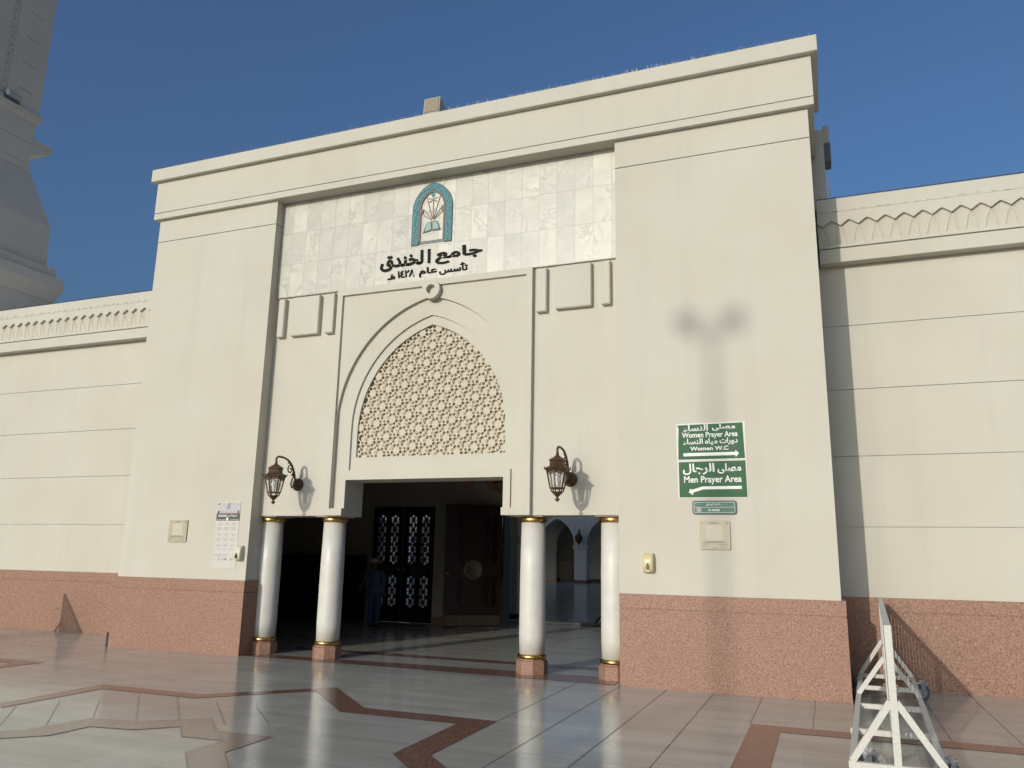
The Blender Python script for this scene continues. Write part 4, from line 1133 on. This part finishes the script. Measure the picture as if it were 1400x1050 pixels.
b = MB(); b.lathe((0.33, 0.45, 0.16), [(0.03, -.03), (0.15, -.03), (0.15, .03), (0.03, .03)], 16, axis='x', smooth=False); b.build('roller', M['black'], t)
b = MB(); b.bar((0.33, 0.30, 0.30), (0.31, 0.05, 0.62), 0.05); b.bar((0.31, 0.05, .62), (0.30, -.04, .80), .03); b.bar((0.33, 0.30, .3), (0.33, .5, .42), .06); b.build('strap', M['black'], t)
t = thing('black_corner_block', 'small black block at the left foot of the left pylon plinth', 'block', (-17.58, 0.05, 0))
b = MB(); b.bbox(-17.62, -17.50, 0.0, 0.12, 0, 0.34, 0.02); b.build('block', M['black'], t); b = MB(); b.tube([(-17.55, .06, .34), (-17.52, .06, .62)], .012, 5); b.build('cable', M['black'], t)  # black block and thin tube filling a small dark gap at the plinth corner

# ------------------------------------------------------------------ mop, cable
t = thing('floor_mop', 'wide black floor mop with a slanting handle standing by the right column', 'mop', (-8.1, 13.6, 0))
b = MB(); b.box(-8.75, -7.5, 13.40, 13.62, 0.01, 0.10); b.build('mop_head', M['black'], t)
b = MB(); b.tube([(-8.2, 13.5, .1), (-7.75, 13.55, .62), (-7.0, 13.7, 1.9)], 0.035, 6); b.build('handle', M['black'], t)
t = thing('cable_coil', 'coil of dark cable on the floor between the open door and the column', 'cable', (-12.0, 15.0, 0))
b = MB(); pts = []
for i in range(60):
    a = i * .42; r = .42 + .10 * math.sin(i * 1.7); pts.append((-12.0 + r * math.cos(a), 15.0 + r * .7 * math.sin(a), .05 + .002 * i + .03 * math.sin(i)))
b.tube(pts, 0.022, 5)
b.tube([pts[-1], (-11.7, 14.9, .1), (-11.45, 14.7, .55), (-11.5, 14.6, 1.2), (-11.42, 14.55, 1.6)], 0.03, 5); b.build('cable', M['black'], t)

# ------------------------------------------------------------------ person in the vestibule
def person():
    t = thing('person', 'man in white cap, blue shirt and trousers standing in the dark doorway, reaching left', 'person', (-14.72, 8.5, 0))
    K = 2.33 / 1.66
    J = {}
    def j(n, x, y, z, r): J[n] = (x * K, y * K, z * K, r * K)
    # x: towards screen right, y: away from the viewer; he looks away to the left
    j('pelvis', 0, 0, .90, .125); j('belly', -.01, 0, 1.05, .135); j('chest', -.03, .02, 1.22, .145); j('neckb', -.06, .05, 1.38, .075); j('neck', -.09, .07, 1.45, .055); j('head', -.12, .09, 1.545, .095); j('crown', -.125, .095, 1.60, .075)
    j('nose', -.175, .185, 1.535, .022)
    j('shL', -.21, -.02, 1.34, .068); j('elL', -.30, -.03, 1.09, .05); j('wrL', -.45, .06, .92, .036); j('haL', -.50, .09, .875, .036)
    j('shR', .14, .10, 1.33, .068); j('elR', .19, .10, 1.06, .05); j('wrR', .16, .18, .85, .034); j('haR', .155, .20, .78, .035)
    j('hipL', -.09, 0, .86, .105); j('knL', -.10, .02, .48, .08); j('anL', -.10, 0, .10, .062); j('toL', -.16, .12, .045, .045)
    j('hipR', .09, .02, .86, .105); j('knR', .085, .03, .48, .08); j('anR', .08, .01, .10, .062); j('toR', .03, .14, .045, .045)
    E_ = [('pelvis', 'belly'), ('belly', 'chest'), ('chest', 'neckb'), ('neckb', 'neck'), ('neck', 'head'), ('head', 'crown'), ('head', 'nose'), ('chest', 'shL'), ('shL', 'elL'), ('elL', 'wrL'), ('wrL', 'haL'), ('chest', 'shR'), ('shR', 'elR'), ('elR', 'wrR'), ('wrR', 'haR'),
          ('pelvis', 'hipL'), ('hipL', 'knL'), ('knL', 'anL'), ('anL', 'toL'), ('pelvis', 'hipR'), ('hipR', 'knR'), ('knR', 'anR'), ('anR', 'toR')]
    fr_ = random.Random(2)
    for sd, h in (('L', 'haL'), ('R', 'haR')):
        hx, hy, hz, _ = J[h]; wx, wy, wz, _ = J['wr' + sd]
        d = Vector((hx - wx, hy - wy, hz - wz)).normalized(); s = d.cross(Vector((0, 0, 1))).normalized()
        for q in range(5):
            off = (q - 2) * .019 * K if q < 4 else .045 * K
            L_ = (.05, .062, .066, .056, .03)[q] * K
            root = Vector((hx, hy, hz)) + s * off + d * (.018 * K if q < 4 else -.02 * K)
            m = root + d * L_ * .6; e = root + d * L_ + Vector((0, 0, -.012 * K))
            for nm, p in ((f'f{sd}{q}a', m), (f'f{sd}{q}b', e)): J[nm] = (*p, .0095 * K)
            E_ += [(h, f'f{sd}{q}a'), (f'f{sd}{q}a', f'f{sd}{q}b')]
    names = list(J); idx = {n: i for i, n in enumerate(names)}
    me = bpy.data.meshes.new('body'); me.from_pydata([J[n][:3] for n in names], [(idx[a], idx[c]) for a, c in E_], [])
    o = bpy.data.objects.new('body', me); COL.objects.link(o)
    sk = o.modifiers.new('skin', 'SKIN'); sk.use_smooth_shade = True
    sv = me.skin_vertices[0].data
    for n in names: sv[idx[n]].radius = (J[n][3], J[n][3])
    sv[idx['pelvis']].use_root = True
    for n in ('chest', 'belly', 'pelvis'): sv[idx[n]].radius = (J[n][3] * 1.15, J[n][3] * .85)
    ss = o.modifiers.new('sub', 'SUBSURF'); ss.levels = 2; ss.render_levels = 2
    dg = bpy.context.evaluated_depsgraph_get()
    nm_ = bpy.data.meshes.new_from_object(o.evaluated_get(dg)); bpy.data.objects.remove(o); bpy.data.meshes.remove(me)
    nm_.name = 'body'
    for m in ('skin', 'shirt', 'trousers', 'black'): nm_.materials.append(M[m])
    for p in nm_.polygons:
        z = p.center.z / K; x = p.center.x / K
        if z < .085: p.material_index = 3
        elif z < .80 and abs(x) < .17 or (z < .80 and z < .5): p.material_index = 2
        elif z > 1.42 and abs(x + .1) < .16: p.material_index = 0
        elif (x < -.455) or (x > .12 and z < .84 and p.center.y / K > .13): p.material_index = 0
        else: p.material_index = 1
        p.use_smooth = True
    body = bpy.data.objects.new('body', nm_); COL.objects.link(body); body.parent = t
    ox_, oy_ = -14.72, 8.5
    b = MB(); c = Vector((ox_ - .125 * K, oy_ + .09 * K, 1.575 * K))
    b.lathe(c, [(.112 * K, -.02 * K), (.116 * K, .01 * K), (.108 * K, .055 * K), (.07 * K, .085 * K), (0, .095 * K)], 20); b.build('cap', M['cap'], t)
    b = MB()      # shirt tail hanging over the hips
    b.lathe((ox_, oy_ + .005, 0), [(.19 * K, .80 * K), (.185 * K, .90 * K), (.165 * K, 1.02 * K)], 20); sh = b.build('shirt_tail', M['shirt'], t)
person()

# ------------------------------------------------------------------ mast light whose soft shadow lies on the right pylon
D = 62.0
mx_, mz_ = -1.98 - 0.262 * D, 7.35 + 0.262 * D
t = thing('mast_light', 'tall twin-headed mast light behind the viewer, throwing a soft shadow on the right pylon', 'mast light', (mx_, 0.06 - D, 0))
my = 0.06 - D
b = MB(); b.lathe((mx_, my, 0), [(0.15, 0), (0.12, 3.0), (0.07, mz_ - .5), (0.06, mz_)], 16); b.build('pole', M['steel'], t)
for s in (-1, 1):
    b = MB(); b.lathe((mx_ + s * .48, my, mz_), [(0.08, -.22), (0.21, -.20), (0.24, 0.05), (0.19, .18), (0.0, .22)], 16); b.build('lamp_head', M['steel'], t)
    b = MB(); b.tube([(mx_, my, mz_ - .4), (mx_ + s * .4, my, mz_ - .2)], 0.05, 8); b.build('arm', M['steel'], t)

# ------------------------------------------------------------------ survey units to metres
done = set()
for o in list(COL.objects):
    if o is cam or o is sun: continue
    o.location = o.location * S
    if o.type == 'MESH' and o.data.name not in done:
        done.add(o.data.name); o.data.transform(Matrix.Scale(S, 4))
